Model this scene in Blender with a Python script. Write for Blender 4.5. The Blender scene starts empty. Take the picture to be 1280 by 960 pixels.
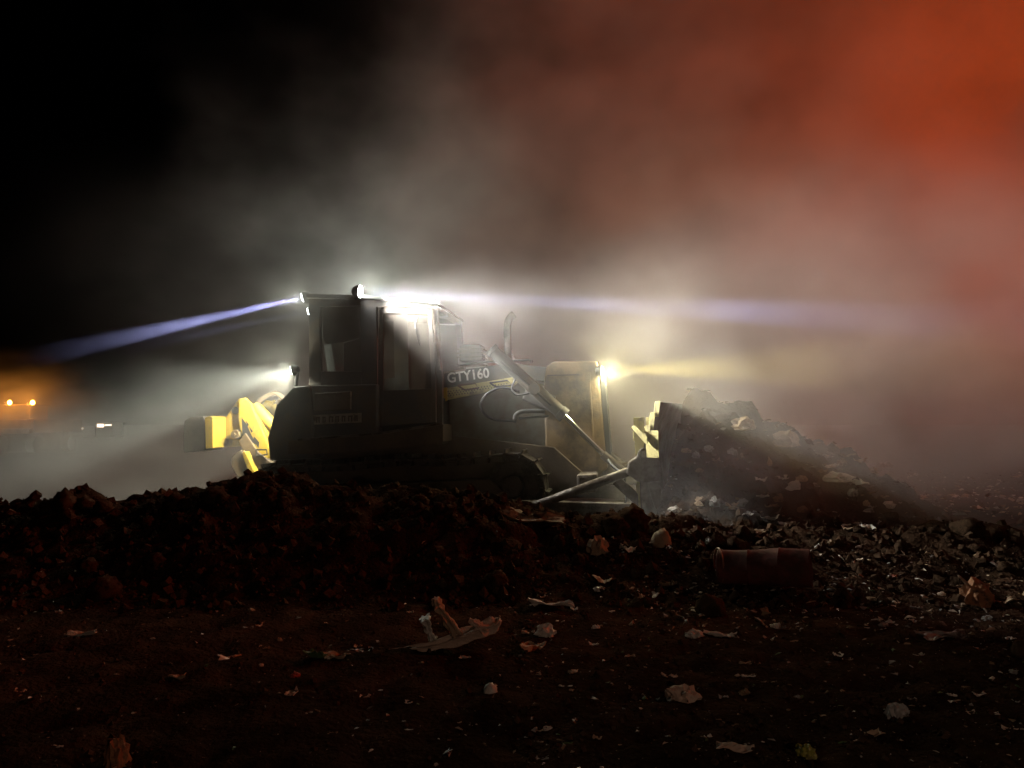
import bpy, bmesh, math, random
import numpy as np
from mathutils import Vector, Matrix, noise as mnoise

R = math.radians
SC = bpy.context.scene
COL = SC.collection

# ------------------------------------------------------------------ camera
F = 963.0                      # focal length of the photograph in its own pixels (1280 wide)
PITCH = math.atan(50 / F)      # horizon lies 50 px under the centre
CAM = Vector((0, 0, 1.5))
cd = bpy.data.cameras.new('camera')
cam = bpy.data.objects.new('camera', cd)
COL.objects.link(cam)
cam.location = CAM
cam.rotation_euler = (R(90) + PITCH, 0, 0)
cd.sensor_fit = 'HORIZONTAL'
cd.angle_x = 2 * math.atan(640 / F)
cd.clip_start = 0.05
cd.clip_end = 3000
SC.camera = cam

# ------------------------------------------------------------------ world: a night sky
w = bpy.data.worlds.new('World')
SC.world = w
w.use_nodes = True
nt = w.node_tree
sky = nt.nodes.new('ShaderNodeTexSky')
sky.sky_type = 'NISHITA'
sky.sun_disc = False
sky.sun_elevation = R(-4)
sky.sun_rotation = R(200)
bg = nt.nodes['Background']
bg.inputs['Strength'].default_value = 0.003
nt.links.new(sky.outputs[0], bg.inputs[0])

# ------------------------------------------------------------------ render settings
SC.view_settings.view_transform = 'Standard'
SC.view_settings.look = 'None'
SC.view_settings.exposure = 0
SC.view_settings.gamma = 1
SC.render.engine = 'CYCLES'
cy = SC.cycles
cy.use_denoising = True
try:
    cy.denoiser = 'OPENIMAGEDENOISE'
    cy.denoising_input_passes = 'RGB_ALBEDO_NORMAL'
except Exception:
    pass
cy.use_adaptive_sampling = False
cy.max_bounces = 6
cy.diffuse_bounces = 1
cy.glossy_bounces = 2
cy.transmission_bounces = 4
cy.transparent_max_bounces = 12
cy.volume_bounces = 1
cy.sample_clamp_indirect = 2.0
cy.sample_clamp_direct = 0
cy.light_sampling_threshold = 0.0
cy.volume_step_rate = 1.0
cy.volume_max_steps = 256

# ------------------------------------------------------------------ pixel rays of the photograph -> real places
FWD = Vector((0, math.cos(PITCH), math.sin(PITCH)))
UPV = Vector((0, -math.sin(PITCH), math.cos(PITCH)))
RGT = Vector((1, 0, 0))


def ray(px, py):
    return FWD + RGT * ((px - 640) / F) + UPV * (-(py - 480) / F)


def at(px, py, Y):
    d = ray(px, py)
    return CAM + d * (Y / d.y)


YAW, NOSE = R(8), R(3)
DZ = Matrix.Translation((-1.57, 11.2, 0.20)) @ Matrix.Rotation(-YAW, 4, 'Z') @ Matrix.Rotation(-NOSE, 4, 'Y')
DZI = DZ.inverted()


def S(px, py, yl):
    """Dozer coordinates (x, z) of the photograph's point (px, py) on the plane y = yl of the machine."""
    o = DZI @ CAM
    d = DZI.to_3x3() @ ray(px, py)
    t = (yl - o.y) / d.y
    p = o + d * t
    return p.x, p.z


# ------------------------------------------------------------------ materials
def mat(name, base, rough=0.6, metal=0.0, dirt=None, dirt_amt=0.0, dscale=3.0, bump=0.0, bscale=40.0, spec=0.5):
    m = bpy.data.materials.new(name)
    m.use_nodes = True
    t = m.node_tree
    b = t.nodes['Principled BSDF']
    b.inputs['Base Color'].default_value = (*base, 1)
    b.inputs['Roughness'].default_value = rough
    b.inputs['Metallic'].default_value = metal
    b.inputs['Specular IOR Level'].default_value = spec
    tc = t.nodes.new('ShaderNodeTexCoord')
    if dirt is not None:
        n = t.nodes.new('ShaderNodeTexNoise')
        n.inputs['Scale'].default_value = dscale
        n.inputs['Detail'].default_value = 6
        n.inputs['Roughness'].default_value = 0.65
        t.links.new(tc.outputs['Object'], n.inputs['Vector'])
        mr = t.nodes.new('ShaderNodeMapRange')
        mr.inputs['From Min'].default_value = 0.62 - dirt_amt * 0.35
        mr.inputs['From Max'].default_value = 0.78 - dirt_amt * 0.35
        t.links.new(n.outputs['Fac'], mr.inputs['Value'])
        mx = t.nodes.new('ShaderNodeMix')
        mx.data_type = 'RGBA'
        mx.inputs['A'].default_value = (*base, 1)
        mx.inputs['B'].default_value = (*dirt, 1)
        t.links.new(mr.outputs['Result'], mx.inputs['Factor'])
        t.links.new(mx.outputs['Result'], b.inputs['Base Color'])
        mr2 = t.nodes.new('ShaderNodeMapRange')
        mr2.inputs['To Min'].default_value = rough
        mr2.inputs['To Max'].default_value = 0.95
        t.links.new(mr.outputs['Result'], mr2.inputs['Value'])
        t.links.new(mr2.outputs['Result'], b.inputs['Roughness'])
    if bump > 0:
        n2 = t.nodes.new('ShaderNodeTexNoise')
        n2.inputs['Scale'].default_value = bscale
        n2.inputs['Detail'].default_value = 5
        t.links.new(tc.outputs['Object'], n2.inputs['Vector'])
        bp = t.nodes.new('ShaderNodeBump')
        bp.inputs['Strength'].default_value = bump
        bp.inputs['Distance'].default_value = 0.02
        t.links.new(n2.outputs['Fac'], bp.inputs['Height'])
        t.links.new(bp.outputs['Normal'], b.inputs['Normal'])
    return m


def emit(name, col, strength):
    m = bpy.data.materials.new(name)
    m.use_nodes = True
    b = m.node_tree.nodes['Principled BSDF']
    b.inputs['Base Color'].default_value = (*col, 1)
    b.inputs['Emission Color'].default_value = (*col, 1)
    b.inputs['Emission Strength'].default_value = strength
    return m


DUST = (0.13, 0.10, 0.075)
YEL = mat('yellow_paint', (0.56, 0.37, 0.04), 0.5, 0, DUST, 0.22, 3.0, 0.15, 30)
YELD = mat('dirty_yellow_paint', (0.20, 0.135, 0.065), 0.65, 0, (0.11, 0.082, 0.055), 0.6, 2.5, 0.2, 25)
CABM = mat('charcoal_paint', (0.06, 0.06, 0.058), 0.5, 0, (0.11, 0.09, 0.07), 0.45, 3.0, 0.1, 30)
BODY = mat('dusty_dark_paint', (0.07, 0.05, 0.035), 0.6, 0, (0.12, 0.09, 0.06), 0.5, 2.5, 0.2, 25)
BLACK = mat('black_rubber', (0.02, 0.02, 0.02), 0.6)
STEEL = mat('worn_steel', (0.14, 0.12, 0.105), 0.45, 0.6, (0.07, 0.05, 0.035), 0.6, 4.0, 0.3, 30)
CHROME = mat('chrome_rod', (0.8, 0.8, 0.78), 0.15, 1.0)
TRACKM = mat('track_steel', (0.07, 0.06, 0.052), 0.45, 0.5, (0.04, 0.03, 0.022), 0.4, 6.0, 0.5, 25)
WHITE = mat('white_lettering', (0.75, 0.74, 0.70), 0.6, 0, (0.35, 0.32, 0.27), 0.2, 8.0)
PALE = mat('pale_decal', (0.30, 0.26, 0.21), 0.7, 0, DUST, 0.4, 8.0)
INTER = mat('cab_interior', (0.03, 0.03, 0.03), 0.8)
BLADEM = mat('scoured_blade_steel', (0.12, 0.11, 0.10), 0.5, 0.3, (0.07, 0.055, 0.045), 0.6, 2.0, 0.4, 18)
PALEYEL = mat('pale_yellow_paint', (0.50, 0.43, 0.17), 0.6, 0, (0.22, 0.18, 0.11), 0.3, 6.0, 0.2, 30)  # paler yellow for blade plates, stiffeners and vent strip
RUST = mat('rusty_steel', (0.13, 0.06, 0.035), 0.75, 0.1, (0.06, 0.035, 0.025), 0.5, 5.0, 0.4, 25)

GLASS = bpy.data.materials.new('dusty_glass')
GLASS.use_nodes = True
_t = GLASS.node_tree
_t.nodes.clear()
_o = _t.nodes.new('ShaderNodeOutputMaterial')
_tr = _t.nodes.new('ShaderNodeBsdfTransparent')
_tr.inputs[0].default_value = (0.80, 0.82, 0.80, 1)
_gl = _t.nodes.new('ShaderNodeBsdfGlossy')
_gl.inputs['Roughness'].default_value = 0.08
_df = _t.nodes.new('ShaderNodeBsdfDiffuse')
_df.inputs[0].default_value = (0.25, 0.22, 0.19, 1)
_m1 = _t.nodes.new('ShaderNodeMixShader')
_m1.inputs[0].default_value = 0.06
_m2 = _t.nodes.new('ShaderNodeMixShader')
_n = _t.nodes.new('ShaderNodeTexNoise')
_n.inputs['Scale'].default_value = 4
_n.inputs['Detail'].default_value = 5
_mr = _t.nodes.new('ShaderNodeMapRange')
_mr.inputs['From Min'].default_value = 0.4
_mr.inputs['From Max'].default_value = 0.7
_mr.inputs['To Min'].default_value = 0.12
_mr.inputs['To Max'].default_value = 0.30
_t.links.new(_n.outputs['Fac'], _mr.inputs['Value'])
_t.links.new(_mr.outputs['Result'], _m2.inputs[0])
_t.links.new(_tr.outputs[0], _m1.inputs[1])
_t.links.new(_gl.outputs[0], _m1.inputs[2])
_t.links.new(_m1.outputs[0], _m2.inputs[1])
_t.links.new(_df.outputs[0], _m2.inputs[2])
_t.links.new(_m2.outputs[0], _o.inputs['Surface'])


# ------------------------------------------------------------------ object helpers
def empty(name, label, cat, loc=(0, 0, 0), group=None):
    o = bpy.data.objects.new(name, None)
    COL.objects.link(o)
    o.location = loc
    o.empty_display_size = 0.2
    tag(o, label, cat, group)
    return o


def tag(o, label=None, cat=None, group=None, kind=None):
    if label:
        o['label'] = label
    if cat:
        o['category'] = cat
    if group:
        o['group'] = group
    if kind:
        o['kind'] = kind
    return o


def link(name, bm, m, parent=None, smooth=False, angle=None):
    me = bpy.data.meshes.new(name)
    bmesh.ops.recalc_face_normals(bm, faces=bm.faces[:])
    bm.to_mesh(me)
    bm.free()
    if isinstance(m, (list, tuple)):
        for k in m:
            me.materials.append(k)
    elif m is not None:
        me.materials.append(m)
    if smooth:
        for p in me.polygons:
            p.use_smooth = True
    if angle is not None:
        me.set_sharp_from_angle(angle=R(angle))
    o = bpy.data.objects.new(name, me)
    COL.objects.link(o)
    if parent is not None:
        o.parent = parent
    return o


def bevel_all(bm, off):
    if off > 0:
        bmesh.ops.bevel(bm, geom=bm.edges[:], offset=off, segments=2, affect='EDGES', profile=0.6, clamp_overlap=True)


def add_prism(bm, pts, y0, y1, bev=0.0):
    """pts: (x, z) polygon; extruded from y0 to y1."""
    t = bmesh.new()
    a = [t.verts.new((x, y0, z)) for x, z in pts]
    f = t.faces.new(a)
    r = bmesh.ops.extrude_face_region(t, geom=[f])
    vs = [v for v in r['geom'] if isinstance(v, bmesh.types.BMVert)]
    for v in vs:
        v.co.y = y1
    bmesh.ops.recalc_face_normals(t, faces=t.faces[:])
    bevel_all(t, bev)
    merge(bm, t)


def merge(bm, t, mtx=None):
    if mtx is not None:
        bmesh.ops.transform(t, matrix=mtx, verts=t.verts[:])
    me = bpy.data.meshes.new('tmp')
    t.to_mesh(me)
    t.free()
    bm.from_mesh(me)
    bpy.data.meshes.remove(me)


def add_box(bm, c, s, bev=0.0, rot=None):
    t = bmesh.new()
    bmesh.ops.create_cube(t, size=1)
    bmesh.ops.scale(t, vec=s, verts=t.verts[:])
    bevel_all(t, bev)
    m = Matrix.Translation(c)
    if rot is not None:
        m = m @ rot
    merge(bm, t, m)


def frames(pts):
    n = len(pts)
    tans = []
    for i in range(n):
        a = pts[max(0, i - 1)]
        b = pts[min(n - 1, i + 1)]
        tans.append((b - a).normalized())
    ref = Vector((0, 1, 0))
    if abs(tans[0].dot(ref)) > 0.9:
        ref = Vector((0, 0, 1))
    out = []
    for tg in tans:
        u = (ref - tg * ref.dot(tg)).normalized()
        v = tg.cross(u)
        out.append((u, v))
        ref = u
    return out


def add_tube(bm, pts, r, seg=12, caps=True):
    pts = [Vector(p) for p in pts]
    rs = r if isinstance(r, (list, tuple)) else [r] * len(pts)
    fr = frames(pts)
    rings = []
    for p, (u, v), rr in zip(pts, fr, rs):
        rings.append([bm.verts.new(p + (u * math.cos(2 * math.pi * k / seg) + v * math.sin(2 * math.pi * k / seg)) * rr) for k in range(seg)])
    for a, b in zip(rings, rings[1:]):
        for k in range(seg):
            bm.faces.new((a[k], a[(k + 1) % seg], b[(k + 1) % seg], b[k]))
    if caps:
        bm.faces.new(rings[0][::-1])
        bm.faces.new(rings[-1])


def add_bar(bm, a, b, wy, h, bev=0.0):
    """Rectangular bar from a to b, width wy along y, height h across."""
    a, b = Vector(a), Vector(b)
    d = b - a
    L = d.length
    x = d.normalized()
    y = Vector((0, 1, 0))
    y = (y - x * y.dot(x)).normalized()
    z = x.cross(y)
    m = Matrix((x, y, z)).transposed().to_4x4()
    m.translation = (a + b) / 2
    t = bmesh.new()
    bmesh.ops.create_cube(t, size=1)
    bmesh.ops.scale(t, vec=(L, wy, h), verts=t.verts[:])
    bevel_all(t, bev)
    merge(bm, t, m)


def smooth_path(pts, n=6):
    pts = [Vector(p) for p in pts]
    out = []
    P = [pts[0]] + pts + [pts[-1]]
    for i in range(1, len(P) - 2):
        for k in range(n):
            t = k / n
            p0, p1, p2, p3 = P[i - 1], P[i], P[i + 1], P[i + 2]
            out.append(0.5 * ((2 * p1) + (p2 - p0) * t + (2 * p0 - 5 * p1 + 4 * p2 - p3) * t * t + (3 * p1 - p0 - 3 * p2 + p3) * t ** 3))
    out.append(pts[-1])
    return out


def add_text(bm, body, size, mtx, extrude=0.004, bold=0.0):
    c = bpy.data.curves.new('lettering', 'FONT')
    c.body = body
    c.size = size
    c.extrude = extrude
    c.offset = bold
    c.align_x = 'LEFT'
    c.align_y = 'BOTTOM_BASELINE'
    o = bpy.data.objects.new('lettering', c)
    COL.objects.link(o)
    bpy.context.view_layer.update()
    dg = bpy.context.evaluated_depsgraph_get()
    me = bpy.data.meshes.new_from_object(o.evaluated_get(dg))
    bpy.data.objects.remove(o)
    bpy.data.curves.remove(c)
    t = bmesh.new()
    t.from_mesh(me)
    bpy.data.meshes.remove(me)
    merge(bm, t, mtx)


# ------------------------------------------------------------------ vectorised noise
def _hash(ix, iy, iz, seed):
    h = (ix * 374761393 + iy * 668265263 + iz * 2147483647 + seed * 1274126177) & 0xFFFFFFFF
    h = ((h ^ (h >> 13)) * 1274126177) & 0xFFFFFFFF
    h = (h ^ (h >> 16)) & 0xFFFFFFFF
    return h / 4294967295.0


def vnoise2(x, y, seed=0):
    ix, iy = np.floor(x).astype(np.int64), np.floor(y).astype(np.int64)
    fx, fy = x - ix, y - iy
    fx = fx * fx * fx * (fx * (fx * 6 - 15) + 10)
    fy = fy * fy * fy * (fy * (fy * 6 - 15) + 10)
    z = np.zeros_like(ix)
    a = _hash(ix, iy, z, seed)
    b = _hash(ix + 1, iy, z, seed)
    c = _hash(ix, iy + 1, z, seed)
    d = _hash(ix + 1, iy + 1, z, seed)
    return (a * (1 - fx) + b * fx) * (1 - fy) + (c * (1 - fx) + d * fx) * fy


def fbm2(x, y, oct=4, seed=0, gain=0.5):
    s, amp, tot = 0, 1, 0
    for k in range(oct):
        s = s + amp * vnoise2(x * 2 ** k + 17.3 * k, y * 2 ** k - 9.1 * k, seed + k)
        tot += amp
        amp *= gain
    return s / tot


def worley2(x, y, seed=0):
    ix, iy = np.floor(x).astype(np.int64), np.floor(y).astype(np.int64)
    best = np.full(x.shape, 9.0)
    for dx in (-1, 0, 1):
        for dy in (-1, 0, 1):
            cx, cyy = ix + dx, iy + dy
            jx = cx + _hash(cx, cyy, np.full_like(cx, 1), seed)
            jy = cyy + _hash(cx, cyy, np.full_like(cx, 2), seed)
            best = np.minimum(best, (x - jx) ** 2 + (y - jy) ** 2)
    return np.sqrt(best)


def sstep(a, b, x):
    t = np.clip((x - a) / (b - a), 0, 1)
    return t * t * (3 - 2 * t)


# ------------------------------------------------------------------ the ground: one sheet to the horizon
# crest of the dirt ridge: photograph px, py at the ridge's distance
RIDGE_Y = 8.2
crest_px = [-200, 0, 45, 100, 150, 230, 262, 300, 345, 420, 500, 560, 620, 680, 720, 770, 800, 870, 950, 1050, 1150, 1225, 1290, 1500]
crest_py = [640, 642, 634, 626, 633, 627, 616, 608, 606, 616, 622, 622, 632, 646, 654, 650, 654, 662, 668, 668, 668, 662, 674, 690]
crest_x = [at(p, q, RIDGE_Y).x for p, q in zip(crest_px, crest_py)]
crest_z = [at(p, q, RIDGE_Y).z for p, q in zip(crest_px, crest_py)]


def ground_h(x, y, fine=True):
    x = np.asarray(x, float)
    y = np.asarray(y, float)
    zc = np.interp(x, crest_x, crest_z)
    front = sstep(6.3, RIDGE_Y, y + 0.5 * (fbm2(x * 0.7, y * 0.7, 3, 5) - 0.5))
    back = 1 - sstep(RIDGE_Y + 0.05, 9.6, y)
    ridge = np.where(y < RIDGE_Y, front, back)
    base = 0.20 * sstep(7.5, 9.5, y) - 0.25 * sstep(11.5, 18, y)
    h = base + (zc - base * (y > RIDGE_Y)) * ridge
    # refuse heap pushed up by the blade (blade plane through (1.80, 9.55), turned 20 degrees)
    hz = np.interp(x, [1.2, 1.7, 2.1, 2.6, 3.3, 4.0, 4.6, 5.15, 5.6, 6.4], [0.1, 0.75, 1.45, 1.68, 1.50, 1.27, 0.97, 0.58, 0.22, 0.0])
    hcen = 10.7 + 0.2 * (x - 3.0)
    prof = np.where(y < hcen, np.clip((y - 8.0) / (hcen - 8.0), 0, 1) ** 0.9, 1 - sstep(0.2, 2.2, y - hcen))
    front_n = (x - 1.80) * 0.94 - (y - 9.55) * 0.342
    inb = sstep(-0.02, 0.14, front_n)
    inb = np.where(y < 9.5, np.maximum(inb, sstep(9.5, 9.2, y)), inb)
    hp = (hz * prof + 0.1 * prof) * inb
    hp = hp + np.clip(hp, 0, 0.6) / 0.6 * inb * (0.42 * (fbm2(x * 1.7 + 5, y * 1.7, 4, 77, 0.6) - 0.5) + 0.24 * (0.45 - worley2(x * 1.9, y * 1.9, 78)) + 0.14 * (0.45 - worley2(x * 4.3, y * 4.3, 79)))
    h = np.maximum(h, hp)
    if fine:
        near = sstep(40, 12, y) * sstep(25, 12, np.abs(x))
        rough = 0.35 + 0.65 * np.clip(h / 0.5, 0, 1)
        h = h + near * rough * (
            0.16 * (fbm2(x * 1.6, y * 1.6, 5, 11, 0.55) - 0.5)
            + 0.15 * (0.36 - 1.05 * worley2(x * 3.1, y * 3.1, 21) ** 2)
            + 0.08 * (0.36 - 1.05 * worley2(x * 7.3, y * 7.3, 31) ** 2) + 0.04 * (0.36 - 1.05 * worley2(x * 13.1, y * 13.1, 33) ** 2))
        h = h + near * 0.02 * (fbm2(x * 9, y * 9, 3, 41) - 0.5)
    h = h + 0.12 * sstep(12, 20, y) * (fbm2(x * 0.9, y * 0.9, 4, 51) - 0.5)
    return h


def hgt(x, y):
    return float(ground_h(np.array([x]), np.array([y]))[0])


xs = np.concatenate([-np.geomspace(900, 9.0, 42), np.arange(-8.95, 10.0, 0.045), np.geomspace(10.0, 900, 42)])
ys = np.concatenate([np.linspace(-30, 2.2, 16), np.arange(2.25, 13.5, 0.045), np.geomspace(13.6, 1500, 75)])
GX, GY = np.meshgrid(xs, ys)
GZ = ground_h(GX, GY)
nx, ny = len(xs), len(ys)
co = np.stack([GX, GY, GZ], -1).reshape(-1, 3)
ii = np.arange(nx * ny).reshape(ny, nx)
quads = np.stack([ii[:-1, :-1], ii[:-1, 1:], ii[1:, 1:], ii[1:, :-1]], -1).reshape(-1, 4)
me = bpy.data.meshes.new('ground')
me.vertices.add(len(co))
me.vertices.foreach_set('co', co.ravel())
me.loops.add(quads.size)
me.loops.foreach_set('vertex_index', quads.ravel().astype(np.int32))
me.polygons.add(len(quads))
me.polygons.foreach_set('loop_start', np.arange(0, quads.size, 4, dtype=np.int32))
me.polygons.foreach_set('loop_total', np.full(len(quads), 4, dtype=np.int32))
me.update()
me.validate()
for p in me.polygons:
    p.use_smooth = True
SOIL = bpy.data.materials.new('churned_soil')
SOIL.use_nodes = True
t = SOIL.node_tree
b = t.nodes['Principled BSDF']
b.inputs['Roughness'].default_value = 0.9
b.inputs['Specular IOR Level'].default_value = 0.0
tc = t.nodes.new('ShaderNodeTexCoord')
n1 = t.nodes.new('ShaderNodeTexNoise')
n1.inputs['Scale'].default_value = 2.2
n1.inputs['Detail'].default_value = 8
n1.inputs['Roughness'].default_value = 0.65
cr = t.nodes.new('ShaderNodeValToRGB')
e = cr.color_ramp.elements
e[0].position, e[0].color = 0.3, (0.013, 0.008, 0.005, 1)
e[1].position, e[1].color = 0.75, (0.072, 0.042, 0.026, 1)
x = cr.color_ramp.elements.new(0.52)
x.color = (0.036, 0.021, 0.013, 1)
t.links.new(tc.outputs['Object'], n1.inputs['Vector'])
t.links.new(n1.outputs['Fac'], cr.inputs['Fac'])
t.links.new(cr.outputs['Color'], b.inputs['Base Color'])
n2 = t.nodes.new('ShaderNodeTexNoise')
n2.inputs['Scale'].default_value = 30
n2.inputs['Detail'].default_value = 6
t.links.new(tc.outputs['Object'], n2.inputs['Vector'])
bp = t.nodes.new('ShaderNodeBump')
bp.inputs['Strength'].default_value = 0.9
bp.inputs['Distance'].default_value = 0.03
t.links.new(n2.outputs['Fac'], bp.inputs['Height'])
t.links.new(bp.outputs['Normal'], b.inputs['Normal'])
me.materials.append(SOIL)
ground = bpy.data.objects.new('ground', me)
COL.objects.link(ground)
tag(ground, kind='structure')


# ------------------------------------------------------------------ the bulldozer
dozer = empty('bulldozer', 'dusty yellow crawler bulldozer with lit lamps pushing the refuse heap', 'bulldozer')
dozer.matrix_world = DZ


def P(name, pts, y0, y1, m, parent=dozer, bev=0.012, ref=None):
    bm = bmesh.new()
    add_prism(bm, [S(a, b_, y0 if ref is None else ref) for a, b_ in pts], y0, y1, bev)
    return link(name, bm, m, parent)


def V(px, py, yl):
    x_, z_ = S(px, py, yl)
    return Vector((x_, yl, z_))


# --- tracks
def track_outline(n_arc=14):
    # stadium with the sprocket and idler a little different, (x, z)
    xr, _ = S(345, 600, -1.2)
    xf, _ = S(640, 600, -1.2)
    zt = S(560, 570, -1.2)[1]
    rr = zt / 2
    pts = []
    for k in range(n_arc + 1):
        a = math.pi / 2 + math.pi * k / n_arc
        pts.append((xr + rr * math.cos(a), rr + rr * math.sin(a)))
    m = 24
    for k in range(1, m):
        pts.append((xr + (xf - xr) * k / m, 0.0))
    for k in range(n_arc + 1):
        a = -math.pi / 2 + math.pi * k / n_arc
        pts.append((xf + rr * math.cos(a), rr + rr * math.sin(a)))
    for k in range(1, m):
        t_ = k / m
        pts.append((xf + (xr - xf) * t_, 2 * rr - 0.03 * math.sin(math.pi * t_ * 2) ** 2))
    return pts, xr, xf, rr


OUT, XR, XF, RR = track_outline()


def make_track(y0, y1):
    pts = [Vector((a, 0, c)) for a, c in OUT]
    L = [0]
    for a, c in zip(pts, pts[1:] + pts[:1]):
        L.append(L[-1] + (c - a).length)
    N = 44
    bm = bmesh.new()
    pl = pts + pts[:1]
    for k in range(N):
        s = (k + 0.5) / N * L[-1]
        i = max(j for j in range(len(pts)) if L[j] <= s)
        f = (s - L[i]) / (L[i + 1] - L[i])
        p = pl[i].lerp(pl[i + 1], f)
        d = (pl[i + 1] - pl[i]).normalized()
        nrm = Vector((d.z, 0, -d.x))
        m = Matrix((d, Vector((0, 1, 0)), d.cross(Vector((0, 1, 0))))).transposed().to_4x4()
        outward = m.to_3x3() @ Vector((0, 0, 1))
        cen = Vector(((XR + XF) / 2, 0, RR))
        sg = 1 if outward.dot(p - cen) > 0 else -1
        m.translation = p + Vector((0, (y0 + y1) / 2, 0))
        w_ = L[-1] / N
        tb = bmesh.new()
        add_box(tb, (0, 0, -0.02 * sg), (w_ * 0.97, abs(y1 - y0), 0.03), 0.005)
        add_box(tb, (w_ * 0.35, 0, 0.02 * sg), (0.022, abs(y1 - y0), 0.06), 0.004)
        add_box(tb, (0, 0, -0.07 * sg), (w_ * 0.8, 0.14, 0.08), 0.008)
        merge(bm, tb, m)
    return bm


for (y0, y1) in ((-1.24, -0.74), (0.74, 1.24)):
    tk = link('track', make_track(y0, y1), TRACKM, dozer)
    yc = (y0 + y1) / 2
    for nm, cx, r_ in (('sprocket', XR, RR - 0.09), ('idler', XF, RR - 0.10)):
        bm = bmesh.new()
        bmt = bmesh.new()
        bmesh.ops.create_cone(bmt, cap_ends=True, segments=28, radius1=r_, radius2=r_, depth=0.10)
        merge(bm, bmt, Matrix.Translation((cx, yc, RR)) @ Matrix.Rotation(R(90), 4, 'X'))
        bmt = bmesh.new()
        bmesh.ops.create_cone(bmt, cap_ends=True, segments=20, radius1=0.16, radius2=0.13, depth=0.42)
        merge(bm, bmt, Matrix.Translation((cx, yc, RR)) @ Matrix.Rotation(R(90), 4, 'X'))
        if nm == 'sprocket':
            for k in range(25):
                a = 2 * math.pi * k / 25
                add_box(bm, (cx + (r_ + 0.01) * math.cos(a), yc, RR + (r_ + 0.01) * math.sin(a)), (0.06, 0.07, 0.05), 0.008, Matrix.Rotation(-a, 4, 'Y'))
        link(nm, bm, TRACKM, tk)
    bm = bmesh.new()
    add_prism(bm, [(XR + 0.3, 0.2), (XF - 0.25, 0.2), (XF - 0.1, 0.34), (XF - 0.3, 0.52), (XR + 0.45, 0.52), (XR + 0.25, 0.36)], yc - 0.16, yc + 0.16, 0.02)
    link('track_frame', bm, BODY, tk)
    for k in range(6):
        bm = bmesh.new()
        cx = XR + 0.45 + k * (XF - XR - 0.8) / 5
        bmesh.ops.create_cone(bm, cap_ends=True, segments=20, radius1=0.105, radius2=0.105, depth=0.26,
                              matrix=Matrix.Translation((cx, yc, 0.16)) @ Matrix.Rotation(R(90), 4, 'X'))
        link('roller', bm, TRACKM, tk)

# --- hull, fenders and rear tank
P('hull', [(352, 600), (352, 552), (555, 545), (690, 560), (735, 600), (735, 622), (360, 630)], -0.68, 0.68, BODY, ref=-1.0)
P('fuel_tank', [(337, 576), (334, 548), (345, 506), (366, 484), (388, 482), (392, 548), (392, 573)], -1.05, 1.05, CABM, bev=0.03)
for s in (1, -1):
    ya, yb = (-1.22, -0.7) if s > 0 else (1.22, 0.7)
    bm = bmesh.new()
    add_prism(bm, [S(a, c, -1.22) for a, c in [(360, 568), (360, 551), (470, 543), (554, 530), (554, 552), (545, 556), (440, 566)]], ya, yb, 0.012)
    link('fender', bm, BODY, dozer)
    bm = bmesh.new()
    add_prism(bm, [S(a, c, -1.0) for a, c in [(389, 552), (389, 482), (470, 480), (471, 549)]], -1.0 * s, -0.72 * s, 0.02)
    link('side_panel', bm, CABM, dozer)
    bm = bmesh.new()
    add_prism(bm, [S(a, c, -0.98) for a, c in [(553, 548), (551, 474), (655, 476), (668, 500), (700, 545), (690, 566)]], -0.52 * s, -0.46 * s, 0.008)
    link('engine_side_panel', bm, mat('engine_panel_paint', (0.11, 0.105, 0.085), 0.6, 0, (0.10, 0.08, 0.055), 0.5, 3.0), dozer)

pl = P('nameplate', [(391, 531), (391, 519), (452, 516), (452, 528)], -1.014, -1.002, PALE, bev=0.002, ref=-1.0)
bm = bmesh.new()
for k, wpx in enumerate((5, 4, 6, 5, 5, 6, 4)):
    a = 395 + k * 8
    for q in (0, 1):
        add_prism(bm, [S(u, v, -1.02) for u, v in [(a + q * wpx * .6, 528.5 - k * .35), (a + q * wpx * .6, 521.5 - k * .35), (a + q * wpx * .6 + 1.6, 521.4 - k * .35), (a + q * wpx * .6 + 1.6, 528.4 - k * .35)]], -1.018, -1.0145)
    add_prism(bm, [S(u, v, -1.02) for u, v in [(a, 523 - k * .35), (a, 521.2 - k * .35), (a + wpx, 521.0 - k * .35), (a + wpx, 522.8 - k * .35)]], -1.021, -1.0185)
link('lettering', bm, BODY, pl)
P('step_edge', [(372, 551), (372, 548.5), (470, 541), (553, 528), (553, 530.5), (470, 543.5)], -1.26, -1.225, STEEL, bev=0.004)
P('tool_box', [(395, 515), (395, 492), (440, 489), (440, 512)], -1.06, -1.005, BODY, bev=0.012, ref=-1.0)

# --- cab
cab = link('cab', bmesh.new(), CABM, dozer)
bm = bmesh.new()
for s in (1, -1):
    for poly in (
        [(386, 482), (386, 370), (399, 370), (401, 482)],            # rear post
        [(452, 482), (450, 370), (470, 371), (473, 540)],            # middle post
        [(538, 383), (546, 381), (553, 471), (553, 532), (545, 532), (546, 474)],   # front post
        [(401, 482), (401, 464), (452, 464), (452, 482)],            # sill under the rear side window
        [(399, 383), (399, 370), (450, 370), (450, 382)],            # head over it
        [(470, 384), (470, 371), (538, 376), (540, 386)],            # head over the door
    ):
        add_prism(bm, [S(a, c, -0.82) for a, c in poly], -0.82 * s, -0.74 * s, 0.006)
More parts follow.
